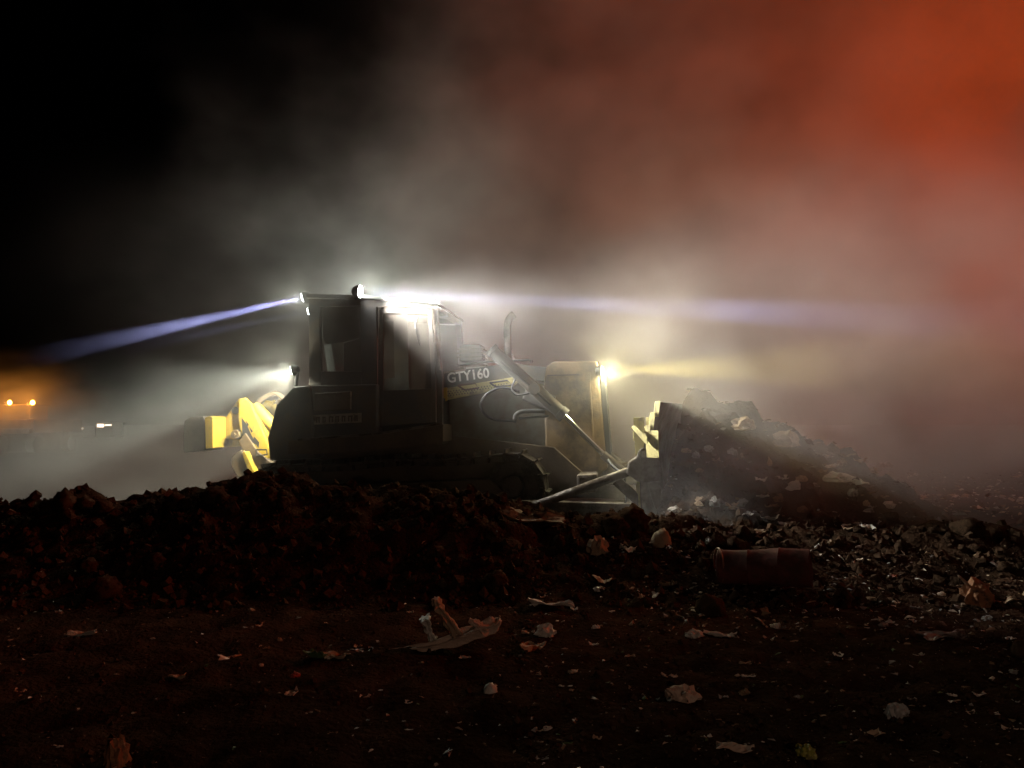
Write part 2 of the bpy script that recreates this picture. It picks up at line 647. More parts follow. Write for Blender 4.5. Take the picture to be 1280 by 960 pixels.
# cross beams front and rear
for a, c, hh in ((392, 376, 0.14), (542, 384, 0.08)):
    x_, z_ = S(a, c, -0.82)
    add_box(bm, (x_, 0, z_), (0.09, 1.46, hh), 0.008)
x_, z_ = S(393, 476, -0.82)
add_box(bm, (x_, 0, z_), (0.1, 1.46, 0.16), 0.008)
bm.to_mesh(cab.data)
bm.free()
P('cab_floor', [(395, 545), (395, 500), (552, 497), (552, 540)], -0.73, 0.73, INTER, ref=-0.82)
P('dashboard', [(525, 500), (528, 452), (548, 450), (552, 500)], -0.6, 0.6, INTER, ref=-0.82)
roof = P('cab_roof', [(383, 373), (384, 367), (440, 368.5), (470, 370.5), (546, 377), (548, 381), (470, 374)], -0.88, 0.88, CABM, bev=0.012, ref=-0.85)
bm = bmesh.new()
add_box(bm, (S(440, 480, 0)[0], 0, S(440, 488, 0)[1]), (0.5, 0.52, 0.14), 0.04)
add_bar(bm, (S(424, 480, 0)[0], 0, S(424, 480, 0)[1]), (S(414, 405, 0)[0], 0, S(414, 415, 0)[1]), 0.5, 0.13, 0.04)
link('operator_seat', bm, INTER, dozer)
door = link('door', bmesh.new(), CABM, dozer)
bm = bmesh.new()
for poly in (
    [(472.5, 532), (472.5, 386), (479, 386), (479, 532)],
    [(479, 391), (479, 384), (534, 386.5), (535, 393)],
    [(535, 393), (534, 386.5), (539, 388), (545, 472), (545, 528), (539, 528), (539, 472)],
    [(479, 532), (479, 488), (539, 486), (539, 528)],
):
    add_prism(bm, [S(a, c, -0.86) for a, c in poly], -0.862, -0.822, 0.005)
bm.to_mesh(door.data)
bm.free()
bm = bmesh.new()
path = [V(475, 450, -0.872), V(474, 400, -0.872), V(473.6, 389, -0.872), V(475, 384.5, -0.872), V(480, 383, -0.872), V(500, 383.4, -0.872), V(516, 384.2, -0.872)]
add_tube(bm, path, 0.010, 8)
link('door_seal', bm, STEEL, door)
bm = bmesh.new()
add_tube(bm, smooth_path([V(522, 395, -0.87), V(519.5, 406, -0.90), V(521, 418, -0.90), V(525, 432, -0.89)]), 0.011, 8)
link('handle', bm, BLACK, door)
bm = bmesh.new()
add_prism(bm, [S(a, c, -0.89) for a, c in [(520, 417), (520, 410), (524, 411), (526, 426), (524, 427)]], -0.915, -0.895, 0.004)
link('latch', bm, CHROME, door)
bm = bmesh.new()
for q in ((529.0, 520), (529.0, 523.2)):
    v_ = V(q[0], q[1], -0.87)
    bmesh.ops.create_uvsphere(bm, u_segments=8, v_segments=6, radius=0.011, matrix=Matrix.Translation(v_))
link('door_rivet', bm, CHROME, door)
P('window', [(479, 488), (479, 391), (535, 393), (539, 472), (539, 486)], -0.846, -0.840, GLASS, door, bev=0, ref=-0.86)
P('side_window', [(401, 464), (399, 383), (450, 382), (452, 464)], -0.785, -0.779, GLASS, bev=0, ref=-0.82)
bm = bmesh.new()
add_prism(bm, [S(a, c, -0.82) for a, c in [(401, 464), (399, 383), (450, 382), (452, 464)]], 0.779, 0.785)
add_prism(bm, [S(a, c, -0.82) for a, c in [(472, 488), (472, 386), (538, 388), (545, 486)]], 0.786, 0.792)
link('far_window', bm, GLASS, dozer)
bm = bmesh.new()
add_prism(bm, [S(a, c, -0.82) for a, c in [(473, 540), (472, 488), (546, 484), (546, 532)]], 0.786, 0.82)
link('far_door_panel', bm, CABM, dozer)
# dark sheet and box added so most of the rear side window reads dark
P('window_dark_panel', [(401, 430), (399, 383), (450, 382), (452, 420), (430, 426)], -0.70, -0.69, INTER, bev=0, ref=-0.80)
P('window_dark_box', [(426, 464), (426, 428), (452, 420), (452, 464)], -0.70, -0.6, INTER, bev=0.01, ref=-0.80)
for s in (1, -1):
    bm = bmesh.new()
    a, c = V(540, 386, -0.84), V(551, 462, -0.84)
    if s < 0:
        a.y, c.y = 0.84, 0.84
    add_tube(bm, [a, c], 0.022, 10)
    link('front_post_trim', bm, STEEL, cab)

# --- hood
hood = P('hood', [(553, 484), (553, 465), (640, 453.5), (682, 459), (684, 478), (660, 474), (640, 472)], -0.52, 0.52, CABM, bev=0.01, ref=-0.55)
bm = bmesh.new()
o0 = V(559.5, 478.5, -0.535)
o1 = V(612, 471.5, -0.535)
dv = (o1 - o0).normalized()
mt = Matrix((dv, Vector((0, -1, 0)).cross(dv) * 1, Vector((0, -1, 0)))).transposed().to_4x4()
mt.translation = o0
hgt_txt = (V(560, 466.5, -0.535) - V(560, 478.5, -0.535)).length
add_text(bm, 'GTY160', hgt_txt / 0.70, Matrix.Identity(4), 0.003, 0.004)
wmax = max(v.co.x for v in bm.verts)
sx = (o1 - o0).length / wmax
bmesh.ops.scale(bm, vec=(sx, 1, 1), verts=bm.verts[:])
bmesh.ops.transform(bm, matrix=mt, verts=bm.verts[:])
link('lettering', bm, WHITE, hood)
# light trim line along the top edge, vent strip and its hand rails
P('trim_strip', [(553, 467.2), (553, 465.2), (582, 461.3), (582, 463.2)], -0.536, -0.524, PALE, hood, bev=0.002, ref=-0.53)
vent = P('vent_strip', [(553, 501), (553, 486), (640, 471.5), (652, 474), (640, 484)], -0.575, -0.522, PALEYEL, bev=0.006)
bm = bmesh.new()
for r_ in range(4):
    for k in range(22):
        a = 560 + k * 3.5 + (r_ % 2) * 1.7
        c = 489.5 - (a - 560) * 0.135 + r_ * 2.6
        if c < 500 - (a - 553) * 0.20 - 1.5:
            v_ = V(a, c, -0.58)
            bmesh.ops.create_cone(bm, cap_ends=True, segments=6, radius1=0.009, radius2=0.009, depth=0.006,
                                  matrix=Matrix.Translation((v_.x, -0.5765, v_.z)) @ Matrix.Rotation(R(90), 4, 'X'))
link('perforation', bm, BLACK, vent)
P('corner_post', [(553, 502), (553, 485), (559, 484), (559, 501)], -0.60, -0.577, YEL, bev=0.005)
for q in ([(572, 482), (594, 479), (598, 485), (581, 487.5), (573, 482.5)], [(612, 478.5), (634, 475.5), (640, 481), (620, 483.5), (613, 479)]):
    bm = bmesh.new()
    add_tube(bm, [V(a, c, -0.62) for a, c in q], 0.012, 8)
    link('grab_handle', bm, RUST if q[0][0] < 600 else BLACK, dozer)
for yy in (-0.42, -0.30):
    bm = bmesh.new()
    add_tube(bm, smooth_path([V(573, 459, yy), V(576, 456, yy), V(610, 452.5, yy), V(660, 450, yy), V(664, 453.5, yy)]), 0.014, 8)
    link('hood_rail', bm, CABM, hood)
cleaner = P('air_cleaner', [(574, 452), (574, 432), (577, 430), (600, 430), (602, 433), (602, 451)], -0.30, 0.02, CABM, bev=0.03, ref=-0.3)
bm = bmesh.new()
for q in (436, 441, 446, 455):
    add_prism(bm, [S(a, c, -0.30) for a, c in [(571, q + 1.2), (571, q), (604, q - 0.6), (604, q + .6)]], -0.325, 0.05, 0.003)
link('band', bm, STEEL, cleaner)
bm = bmesh.new()
add_tube(bm, smooth_path([V(635, 456, 0.0), V(634.5, 430, 0.0), V(634.2, 410, 0.0), V(635.5, 401, 0.0), V(639, 396, 0.0), V(643, 392.5, 0.0)]), 0.055, 14)
link('exhaust_pipe', bm, STEEL, dozer, smooth=True, angle=40)

# --- radiator cowl and nose
cowl = P('radiator_cowl', [(682, 566), (680, 474), (683, 458), (692, 451.5), (746, 451), (749, 463), (756, 545), (760, 585), (738, 604), (700, 600)], -0.62, 0.62, YELD, bev=0.025)
P('seam', [(684, 470), (684, 468.6), (724, 467.6), (724, 469)], -0.632, -0.618, BODY, cowl, bev=0.002)
P('edge_moulding', [(742, 585), (735, 480), (735, 466), (738, 466), (738, 480), (745, 585)], -0.645, -0.615, YELD, cowl, bev=0.004)
xg0, zg0 = S(756, 545, -0.62)
xg1, zg1 = S(749, 463, -0.62)
dirg = Vector((xg1 - xg0, 0, zg1 - zg0))
bm = bmesh.new()
for k in range(16):
    f = k / 15
    add_box(bm, (xg0 + dirg.x * f + 0.03, 0, zg0 + dirg.z * f), (0.05, 1.1, 0.018), 0.003)
for yy in (-0.58, 0.58):
    add_bar(bm, (xg0 + 0.035, yy, zg0 - 0.25), (xg1 + 0.035, yy, zg1 + 0.02), 0.08, 0.07, 0.008)
gr = link('grille', bm, BLACK, dozer)
bm = bmesh.new()
for k in range(9):
    if k in (3, 6):
        continue
    f = 0.10 + 0.085 * k
    cx, cz = xg0 + dirg.x * f + 0.075, zg0 + dirg.z * f
    for yy, zz, sy, sz in ((-0.58, 0.017, 0.05, 0.008), (-0.602, 0, 0.008, 0.04), (-0.558, 0, 0.008, 0.04), (-0.58, -0.017, 0.05, 0.008)):
        if (k + int(zz * 100)) % 3 != 1:
            add_box(bm, (cx, yy, cz + zz), (0.006, sy, sz))
link('lettering', bm, PALE, gr)

# --- lift cylinders with rods, hoses, yokes
for s in (-1, 1):
    def W(px, py, y=-0.80):
        v_ = V(px, py, -0.80)
        v_.y = y * (1 if s < 0 else -1)
        return v_
    bm = bmesh.new()
    a, c = W(614, 437), W(706, 520)
    d = (c - a).normalized()
    L = (c - a).length
    add_tube(bm, [a, a + d * 0.05, a + d * 0.055, a + d * (L - 0.09), a + d * (L - 0.085), c], [0.098, 0.098, 0.086, 0.086, 0.1, 0.1], 20)
    cyl = link('lift_cylinder', bm, CABM, dozer, smooth=True, angle=35)
    bm = bmesh.new()
    add_tube(bm, [c - d * 0.05, W(757, 571)], 0.038, 14)
    link('piston_rod', bm, CHROME, cyl, smooth=True, angle=35)
    bm = bmesh.new()
    add_tube(bm, [W(757, 571) - d * .05, W(782, 592)], 0.055, 12)
    link('rod_eye', bm, STEEL, cyl)
    bm = bmesh.new()
    m_ = a.lerp(c, 0.60)
    add_tube(bm, [m_ + Vector((0, -0.14, 0)), m_ + Vector((0, 0.24, 0))], 0.075, 14)
    add_bar(bm, W(655, 490, -0.62), W(690, 505, -0.62), 0.16, 0.22, 0.02)
    link('trunnion_yoke', bm, CABM, dozer)
    bm = bmesh.new()
    add_tube(bm, smooth_path([W(627, 453, -0.9), W(660, 480, -0.92), W(690, 507, -0.9)]), 0.016, 8)
    link('hydraulic_line', bm, BLACK, cyl)
    bm = bmesh.new()
    add_tube(bm, smooth_path([W(650, 490, -.86), W(630, 485, -.9), W(612, 492, -.92), W(603, 505, -.92), W(608, 518, -.92), W(622, 525, -.9), W(645, 526, -.84)]), 0.017, 8)
    add_tube(bm, smooth_path([W(645, 474, -.86), W(641, 486, -.9), W(648, 494, -.92), W(663, 492, -.9)]), 0.015, 8)
    add_tube(bm, smooth_path([W(680, 514, -.7), W(655, 514, -.74), W(645, 518, -.76), W(642, 528, -.76)]), 0.03, 8)
    add_tube(bm, smooth_path([W(685, 520, -.7), W(660, 522, -.74), W(648, 523, -.76)]), 0.015, 8)
    link('hydraulic_hose', bm, BLACK, dozer, smooth=True)

# --- push frame and blade
for s in (-1, 1):
    bm = bmesh.new()
    y_ = 1.38 * s
    xa, za = S(530, 632, -1.38)
    xb, zb = S(790, 640, -1.38)
    add_bar(bm, (xa, y_, za), (xb, y_ * 0.95, zb), 0.16, 0.2, 0.015)
    link('push_arm', bm, STEEL, dozer)
BA = R(12)
BW = Vector((math.sin(BA), math.cos(BA), 0))
BN = Vector((math.cos(BA), -math.sin(BA), 0))
xt, zt = S(822, 503, -1.62)
B0 = Vector((xt, -1.62, 0))
BLH = zt
BLW = 3.5


def bl(n, t_, z_):
    return B0 + BW * t_ + BN * n + Vector((0, 0, z_))


prof_f, prof_b = [], []
for k in range(11):
    f = k / 10
    zz = 0.02 + (BLH - 0.02) * f
    n = -0.20 * math.sin(math.pi * (0.12 + 0.80 * f)) + 0.10 * (f ** 3)
    prof_f.append((n, zz))
    prof_b.append((n - 0.035, zz))
bm = bmesh.new()
ring = prof_f + prof_b[::-1]
steps = [0, 0.02, BLW - 0.02, BLW]
rows = [[bm.verts.new(bl(n, t_, z_)) for n, z_ in ring] for t_ in steps]
m_ = len(ring)
for a, c in zip(rows, rows[1:]):
    for k in range(m_):
        bm.faces.new((a[k], a[(k + 1) % m_], c[(k + 1) % m_], c[k]))
bm.faces.new(rows[0][::-1])
bm.faces.new(rows[-1])
blade = link('blade', bm, BLADEM, dozer)
bm = bmesh.new()
for f, hh in ((0.25, 0.14), (0.72, 0.12)):
    c = bl(-0.27, BLW / 2, BLH * f)
    add_box(bm, c, (0.12, BLW * 0.97, hh), 0.01, Matrix.Rotation(-BA, 4, 'Z'))
for k in range(5):
    c = bl(-0.25, 0.06 + k * (BLW - 0.12) / 4, BLH * 0.48)
    add_box(bm, c, (0.12, 0.03, BLH * 0.8), 0.004, Matrix.Rotation(-BA, 4, 'Z'))
link('stiffener', bm, PALEYEL, blade)
bm = bmesh.new()
yb = -1.66
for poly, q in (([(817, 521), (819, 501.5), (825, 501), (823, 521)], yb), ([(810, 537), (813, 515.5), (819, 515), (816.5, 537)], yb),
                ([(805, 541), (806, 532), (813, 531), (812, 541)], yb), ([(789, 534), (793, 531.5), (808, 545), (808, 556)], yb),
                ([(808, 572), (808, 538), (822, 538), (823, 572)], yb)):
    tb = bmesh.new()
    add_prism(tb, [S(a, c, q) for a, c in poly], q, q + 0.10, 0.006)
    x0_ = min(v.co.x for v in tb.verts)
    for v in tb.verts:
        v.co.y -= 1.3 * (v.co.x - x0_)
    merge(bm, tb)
link('end_plate', bm, PALEYEL, blade)
bm = bmesh.new()
a, c = V(664, 634, -1.5), V(787, 589, -1.5)
add_tube(bm, [a, a.lerp(c, .02), a.lerp(c, 0.98), c], [0.04, 0.055, 0.055, 0.045], 16)
link('blade_brace', bm, STEEL, dozer, smooth=True, angle=35)
bm = bmesh.new()
add_prism(bm, [S(a, c, -1.6) for a, c in [(783, 592), (786, 578), (795, 572), (800, 562), (811, 560), (822, 568), (828, 590), (826, 602), (800, 604)]], -1.6, -1.3, 0.02)
add_prism(bm, [S(a, c, -1.6) for a, c in [(802, 660), (800, 600), (826, 600), (828, 660)]], -1.58, -1.36, 0.015)
add_bar(bm, V(770, 600, -1.45), V(830, 655, -1.45), 0.12, 0.12, 0.01)
br = link('blade_bracket', bm, STEEL, dozer)
bm = bmesh.new()
cc = V(805, 567, -1.62)
add_tube(bm, [cc + Vector((0.055 * math.cos(a), -0.02, 0.055 * math.sin(a))) for a in [2 * math.pi * k / 16 for k in range(17)]], 0.016, 8)
link('lifting_ring', bm, STEEL, br)
bm = bmesh.new()
add_tube(bm, smooth_path([V(782, 592, -1.3), V(781, 605, -1.32), V(783, 622, -1.32), V(780, 632, -1.3)]), 0.014, 8)
add_tube(bm, smooth_path([V(760, 575, -.9), V(768, 584, -1.0), V(778, 590, -1.1), V(790, 588, -1.25)]), 0.018, 8)
link('tilt_hose', bm, BLACK, dozer, smooth=True)
bm = bmesh.new()
add_box(bm, (S(740, 620, 0)[0], 0, 0.42), (0.25, 2.5, 0.22), 0.03)
add_bar(bm, (S(742, 620, 0)[0], 0, 0.45), bl(-0.35, BLW / 2, 0.45), 0.5, 0.3, 0.03)
link('front_crossmember', bm, STEEL, dozer)

# --- ripper
rip = P('ripper_frame', [(266, 547), (294, 504), (299, 498), (307, 499), (312, 507), (336, 546), (336, 572), (312, 556), (297, 551)], -0.46, -0.38, YEL, bev=0.01)
bm = bmesh.new()
add_prism(bm, [S(a, c, -0.46) for a, c in [(266, 547), (294, 504), (299, 498), (307, 499), (312, 507), (336, 546), (336, 572), (312, 556), (297, 551)]], 0.38, 0.46, 0.01)
link('ripper_frame', bm, YEL, dozer)
bm = bmesh.new()
v_ = V(294, 513, -0.47)
bmesh.ops.create_cone(bm, cap_ends=True, segments=20, radius1=0.055, radius2=0.055, depth=0.02, matrix=Matrix.Translation((v_.x, -0.462, v_.z)) @ Matrix.Rotation(R(90), 4, 'X'))
link('pin_hole', bm, BLACK, rip)
bm = bmesh.new()
v_ = V(297, 543, -0.47)
bmesh.ops.create_cone(bm, cap_ends=True, segments=20, radius1=0.075, radius2=0.06, depth=0.10, matrix=Matrix.Translation((v_.x, -0.5, v_.z)) @ Matrix.Rotation(R(90), 4, 'X'))
bmesh.ops.create_cone(bm, cap_ends=True, segments=12, radius1=0.025, radius2=0.02, depth=0.05, matrix=Matrix.Translation((v_.x, -0.56, v_.z)) @ Matrix.Rotation(R(90), 4, 'X'))
link('pivot_pin', bm, YELD, rip)
for yy in (-0.52, 0.44):
    bm = bmesh.new()
    add_prism(bm, [S(a, c, -0.52) for a, c in [(298, 500), (305, 497), (312, 504), (331, 548), (337, 562), (333, 577), (322, 578), (317, 568), (301, 540), (298, 525)]], yy, yy + 0.08, 0.01)
    link('ripper_link', bm, YEL, dozer)
bm = bmesh.new()
for q in ([(303, 545), (302, 522), (308, 530), (320, 556)], [(309, 533), (307, 525), (311, 531)], [(314, 541), (311, 533), (316, 539)], [(316, 550), (318, 546), (324, 553), (323, 560)]):
    add_prism(bm, [S(a, c, -0.525) for a, c in q], -0.5225, -0.519)
link('stencil_mark', bm, INTER, rip)
for yy in (-0.56, 0.40):
    bm = bmesh.new()
    add_prism(bm, [S(a, c, -0.56) for a, c in [(298, 552), (306, 541), (322, 565), (346, 584), (338, 593), (316, 587)]], yy, yy + 0.14, 0.012)
    link('lower_link', bm, YELD, dozer)
bm = bmesh.new()
add_tube(bm, [V(a, c, -0.6) for a, c in [(320, 562), (333, 562), (334, 568), (321, 570), (320, 562)]], 0.012, 8)
link('tow_loop', bm, BLACK, dozer)
for yy in (-0.35, 0.35):
    bm = bmesh.new()
    a, c = V(285, 543, -0.35), V(263, 543, -0.35)
    a.y = c.y = yy
    add_tube(bm, [a, c], 0.125, 20)
    link('beam_boss', bm, YEL, dozer, smooth=True, angle=35)
beam = P('ripper_beam', [(257, 561), (256, 522), (262, 520), (266, 522), (266, 560)], -0.82, 0.82, YEL, bev=0.008)
P('beam_end', [(229, 566), (228, 545), (230, 526), (237, 521), (254, 520), (257, 530), (256, 563)], -0.80, -0.30, mat('dark_brown_steel', (0.045, 0.03, 0.022), 0.8, 0, (0.02, 0.014, 0.01), 0.5, 6.0, 0.3, 25), beam, bev=0.02)  # beam end in dark brown with darker mottling
bm = bmesh.new()
add_prism(bm, [S(a, c, -0.66) for a, c in [(289, 571), (301, 562), (306, 575), (314, 592), (312, 602), (306, 600), (296, 596), (289, 583)]], -0.66, -0.46, 0.015)
sh = link('ripper_shank', bm, YELD, dozer)
P('shank_tip', [(302, 566), (306, 564), (317, 588), (320, 598), (314, 602), (310, 590)], -0.69, -0.45, YEL, sh, bev=0.012)
P('ripper_foot', [(300, 600), (316, 590), (340, 586), (348, 575), (362, 580), (365, 590), (330, 604)], -0.4, 0.4, YELD, bev=0.012)
for s in (-1, 1):
    bm = bmesh.new()
    def W2(px, py):
        v_ = V(px, py, -0.3)
        v_.y = 0.3 * s
        return v_
    add_tube(bm, [W2(310, 506), W2(332, 520), W2(345, 530)], [0.05, 0.05, 0.05], 12)
    add_tube(bm, [W2(318, 508), W2(344, 535)], 0.09, 14)
    link('ripper_cylinder', bm, YEL, dozer, smooth=True, angle=35)
    bm = bmesh.new()
    add_tube(bm, smooth_path([W2(316, 512), W2(326, 500), W2(336, 494), W2(346, 492), W2(356, 500)]), 0.035, 10)
    link('ripper_hose', bm, YELD, dozer, smooth=True)

# --- work lamps on the machine


def lamp_head(name, p, d, r, col, strength, parent, label=None):
    """A round work lamp: housing cup, bezel and lit lens, aimed along d in machine space."""
    q = d.normalized().to_track_quat('Z', 'Y').to_matrix().to_4x4()
    m = Matrix.Translation(p) @ q
    bm = bmesh.new()
    tb = bmesh.new()
    add_tube(tb, [(0, 0, -r * 1.1), (0, 0, -r * 0.9), (0, 0, -r * 0.3), (0, 0, 0), (0, 0, 0.012)], [r * 0.5, r * 0.75, r, r * 1.08, r * 1.08], 18)
    merge(bm, tb, m)
    o = link(name, bm, BLACK, parent, smooth=True, angle=40)
    bm = bmesh.new()
    tb = bmesh.new()
    add_tube(tb, [(0, 0, 0.0135), (0, 0, 0.022), (0, 0, 0.028)], [r * 0.95, r * 0.9, r * 0.5], 18)
    merge(bm, tb, m)
    link('lens', bm, emit(name + '_lens', col, strength), o)
    return o


def spot(name, parent, p, d, power, col, cone, blend, rad=0.03):
    l = bpy.data.lights.new(name, 'SPOT')
    l.energy = power
    l.color = col
    l.spot_size = R(cone)
    l.spot_blend = blend
    l.shadow_soft_size = rad
    o = bpy.data.objects.new(name, l)
    COL.objects.link(o)
    o.parent = parent
    o.matrix_local = Matrix.Translation(p + d.normalized() * (0.04 + rad)) @ (-d).normalized().to_track_quat('Z', 'Y').to_matrix().to_4x4()
    return o


def dloc(a, b_):
    return (b_ - a).normalized()


# each roof lamp has its twin on the far side of the roof
def glow(name, parent, p, power, col, rad=0.05):
    l = bpy.data.lights.new(name, 'POINT')
    l.energy = power
    l.color = col
    l.shadow_soft_size = rad
    o = bpy.data.objects.new(name, l)
    COL.objects.link(o)
    o.parent = parent
    o.location = p
    return o


COLD = (0.45, 0.49, 1.0)
for yl_, pq, aim, pw, fl in ((0.70, (388, 389), (110, 446), 9000, 0), (0.72, (546, 381), (780, 388), 2600, 1000)):
    p = V(pq[0], pq[1], yl_)
    d = dloc(p, V(aim[0], aim[1], yl_))
    lh = lamp_head('roof_lamp', p, d, 0.075, (0.95, 0.97, 1.0), 40, dozer)
    bm = bmesh.new(); add_tube(bm, [p - d * 0.08, p - d * 0.16 + Vector((0, 0, -0.06))], 0.02, 8); link('lamp_stem', bm, BLACK, lh)
    spot('roof_lamp_beam', lh, p, d, pw, COLD, 5, 0.5, 0.03)
    if fl:
        spot('roof_lamp_flood', lh, p, d + Vector((0, 0, -0.05)), fl, (1.0, 0.97, 0.90), 50, 1.0, 0.28)
# rear roof lamp: narrow cold beam to the rear, a little down
p = V(381, 371.5, -0.70)
d = dloc(p, V(100, 434, -0.70))
lh = lamp_head('roof_lamp', p, d, 0.075, (0.9, 0.95, 1.0), 40, dozer)
bm = bmesh.new(); add_tube(bm, [p - d * 0.08, V(388, 374, -0.70)], 0.02, 8); link('lamp_stem', bm, BLACK, lh)
spot('roof_lamp_beam', lh, p, d, 120000, COLD, 5.2, 0.4, 0.03)
glow('roof_lamp_spill', lh, p + d * 0.12, 55, (0.95, 1.0, 0.84))
# rear fender lamp: broad light over the ripper
p = V(367, 462.5, -0.95)
d = dloc(p, V(120, 512, -0.95))
lh = lamp_head('fender_lamp', p, d, 0.07, (1.0, 1.0, 0.9), 40, dozer)
bm = bmesh.new(); add_tube(bm, [p - d * 0.05 + Vector((0, 0, -0.05)), V(370, 483, -0.95)], 0.025, 8); link('lamp_stem', bm, BLACK, lh)
spot('fender_lamp_beam', lh, p, d, 1700, (0.95, 1.0, 0.84), 40, 0.9, 0.03)
spot('fender_lamp_spill', lh, p, (d + Vector((0, 0.15, -0.75))), 330, (1.0, 0.95, 0.74), 110, 0.9, 0.03)
glow('fender_lamp_stray', lh, p + d * 0.05, 80, (0.98, 1.0, 0.80))
# roof side lamp facing forward
p = V(449, 364.5, -0.97)
d = dloc(p, V(780, 381, -1.0))
lh = lamp_head('roof_lamp', p, d, 0.085, (1.0, 1.0, 0.95), 60, dozer)
bm = bmesh.new(); add_tube(bm, [p - d * 0.05, p - d * 0.05 + Vector((0, 0, -0.1)), V(447, 372, -0.83)], 0.02, 8); link('lamp_stem', bm, BLACK, lh)
spot('roof_lamp_beam', lh, p, dloc(p, V(800, 382.5, 1.4)), 42000, (0.44, 0.50, 1.0), 4.2, 0.4, 0.03)
spot('roof_lamp_flood', lh, p, d + Vector((0, 0, -0.22)), 3700, (1.0, 0.98, 0.90), 72, 1.0, 0.28)
glow('roof_lamp_spill', lh, V(452, 361, -0.5), 150, (0.94, 1.0, 0.88))
spot('roof_lamp_stray', lh, p, Vector((0.5, 0.55, 0.35)), 120, (0.90, 1.0, 0.84), 150, 0.5, 0.05)
# nose lamp, yellow
p = V(750.5, 463.5, -0.66)
d = dloc(p, V(980, 470, -0.66))
lh = lamp_head('nose_lamp', p, d, 0.06, (1.0, 0.93, 0.45), 60, dozer)
bm = bmesh.new(); add_bar(bm, V(748, 452, -0.66), V(751, 480, -0.66), 0.03, 0.02); link('lamp_guard', bm, STEEL, lh)
spot('nose_lamp_beam', lh, p, dloc(p, V(960, 458, 0.9)), 4000, (1.0, 0.82, 0.18), 14, 0.7, 0.03)
glow('nose_lamp_spill', lh, p + d * 0.12, 120, (1.0, 0.93, 0.55))

# ------------------------------------------------------------------ red and warm lamps of vehicles beside and behind the photographer (out of frame)
l = bpy.data.lights.new('red_beacon', 'SPOT')
l.spot_size = R(46)
l.spot_blend = 1.0
l.energy = 42000
l.color = (1.0, 0.10, 0.008)
l.shadow_soft_size = 0.15
o = bpy.data.objects.new('red_beacon', l)
COL.objects.link(o)
o.location = (32.0, 14.0, 16.0)
o.rotation_euler = (Vector((32.0, 14.0, 16.0)) - Vector((-5.0, 15.5, 6.0))).to_track_quat('Z', 'Y').to_euler()
l = bpy.data.lights.new('rear_vehicle_lamp', 'SPOT')
l.energy = 115
l.color = (1.0, 0.64, 0.47)
l.spot_size = R(120)
l.spot_blend = 1.0
l.shadow_soft_size = 0.12
o = bpy.data.objects.new('rear_vehicle_lamp', l)
COL.objects.link(o)
o.location = (2.5, -2.5, 1.3)
o.rotation_euler = (Vector((2.5, -2.5, 1.3)) - Vector((1.0, 9.0, 0.4))).to_track_quat('Z', 'Y').to_euler()

# ------------------------------------------------------------------ dust and smoke
bm = bmesh.new()
add_box(bm, (0.95, 15.7, 6.1), (23.9, 14.6, 12.6))
SMOKE = bpy.data.materials.new('dust_smoke')
SMOKE.use_nodes = True
t = SMOKE.node_tree
t.nodes.clear()
N = t.nodes.new
LK = t.links.new


def val(x_):
    return x_


def math_(op, a, b_=None, clamp=False):
    n_ = N('ShaderNodeMath')
    n_.operation = op
    n_.use_clamp = clamp
    for k, q in enumerate((a, b_)):
        if q is None:
            continue
        if isinstance(q, (int, float)):
            n_.inputs[k].default_value = q
        else:
            LK(q, n_.inputs[k])
    return n_.outputs[0]


def ss(v_, a, b_):
    n_ = N('ShaderNodeMapRange')
    n_.interpolation_type = 'SMOOTHSTEP'
    n_.inputs['From Min'].default_value = a
    n_.inputs['From Max'].default_value = b_
    LK(v_, n_.inputs['Value'])
    return n_.outputs['Result']


tc = N('ShaderNodeTexCoord')
geo = N('ShaderNodeSeparateXYZ')
pos = N('ShaderNodeNewGeometry')
LK(pos.outputs['Position'], geo.inputs[0])
PX, PY, PZ = geo.outputs
mp = N('ShaderNodeMapping')
mp.inputs['Scale'].default_value = (0.36, 0.36, 0.46)
mp.inputs['Rotation'].default_value = (0, R(22), 0)
mp.inputs['Location'].default_value = (3.1, 0.4, 1.7)
LK(pos.outputs['Position'], mp.inputs['Vector'])
nz = N('ShaderNodeTexNoise')
nz.inputs['Scale'].default_value = 1.0
nz.inputs['Detail'].default_value = 4
nz.inputs['Roughness'].default_value = 0.56
nz.inputs['Lacunarity'].default_value = 2.2
LK(mp.outputs[0], nz.inputs['Vector'])
puff = ss(nz.outputs['Fac'], 0.40, 0.68)
wob = math_('MULTIPLY', math_('SUBTRACT', nz.outputs['Fac'], 0.5), 7.0)
# slanting left edge of the plume
edge = math_('ADD', math_('SUBTRACT', PX, math_('MULTIPLY', PZ, 0.52)), wob)
plume = ss(edge, -6.9, -3.4)
low = math_('MULTIPLY', math_('SUBTRACT', 1.0, ss(PZ, 2.4, 5.2)), 0.8)
low = math_('MULTIPLY', low, ss(PX, -6.6, -4.6))
gfog = math_('MULTIPLY', math_('SUBTRACT', 1.0, ss(PZ, 0.2, 2.2)), 3.2)
gfog = math_('MULTIPLY', gfog, ss(PX, -10.8, -6.5))
gfog = math_('MULTIPLY', gfog, math_('SUBTRACT', 1.0, ss(PX, -5.0, -2.6)))
mask = math_('ADD', math_('MAXIMUM', plume, low), gfog)
right = math_('MULTIPLY', ss(PX, 0.4, 3.4), math_('SUBTRACT', 1.0, math_('MULTIPLY', ss(PZ, 3.6, 6.0), 0.75)))
thick = math_('ADD', 0.5, math_('MULTIPLY', right, 1.75))
dens = math_('MULTIPLY', math_('MULTIPLY', mask, math_('ADD', 0.22, math_('MULTIPLY', puff, 1.1))), thick)
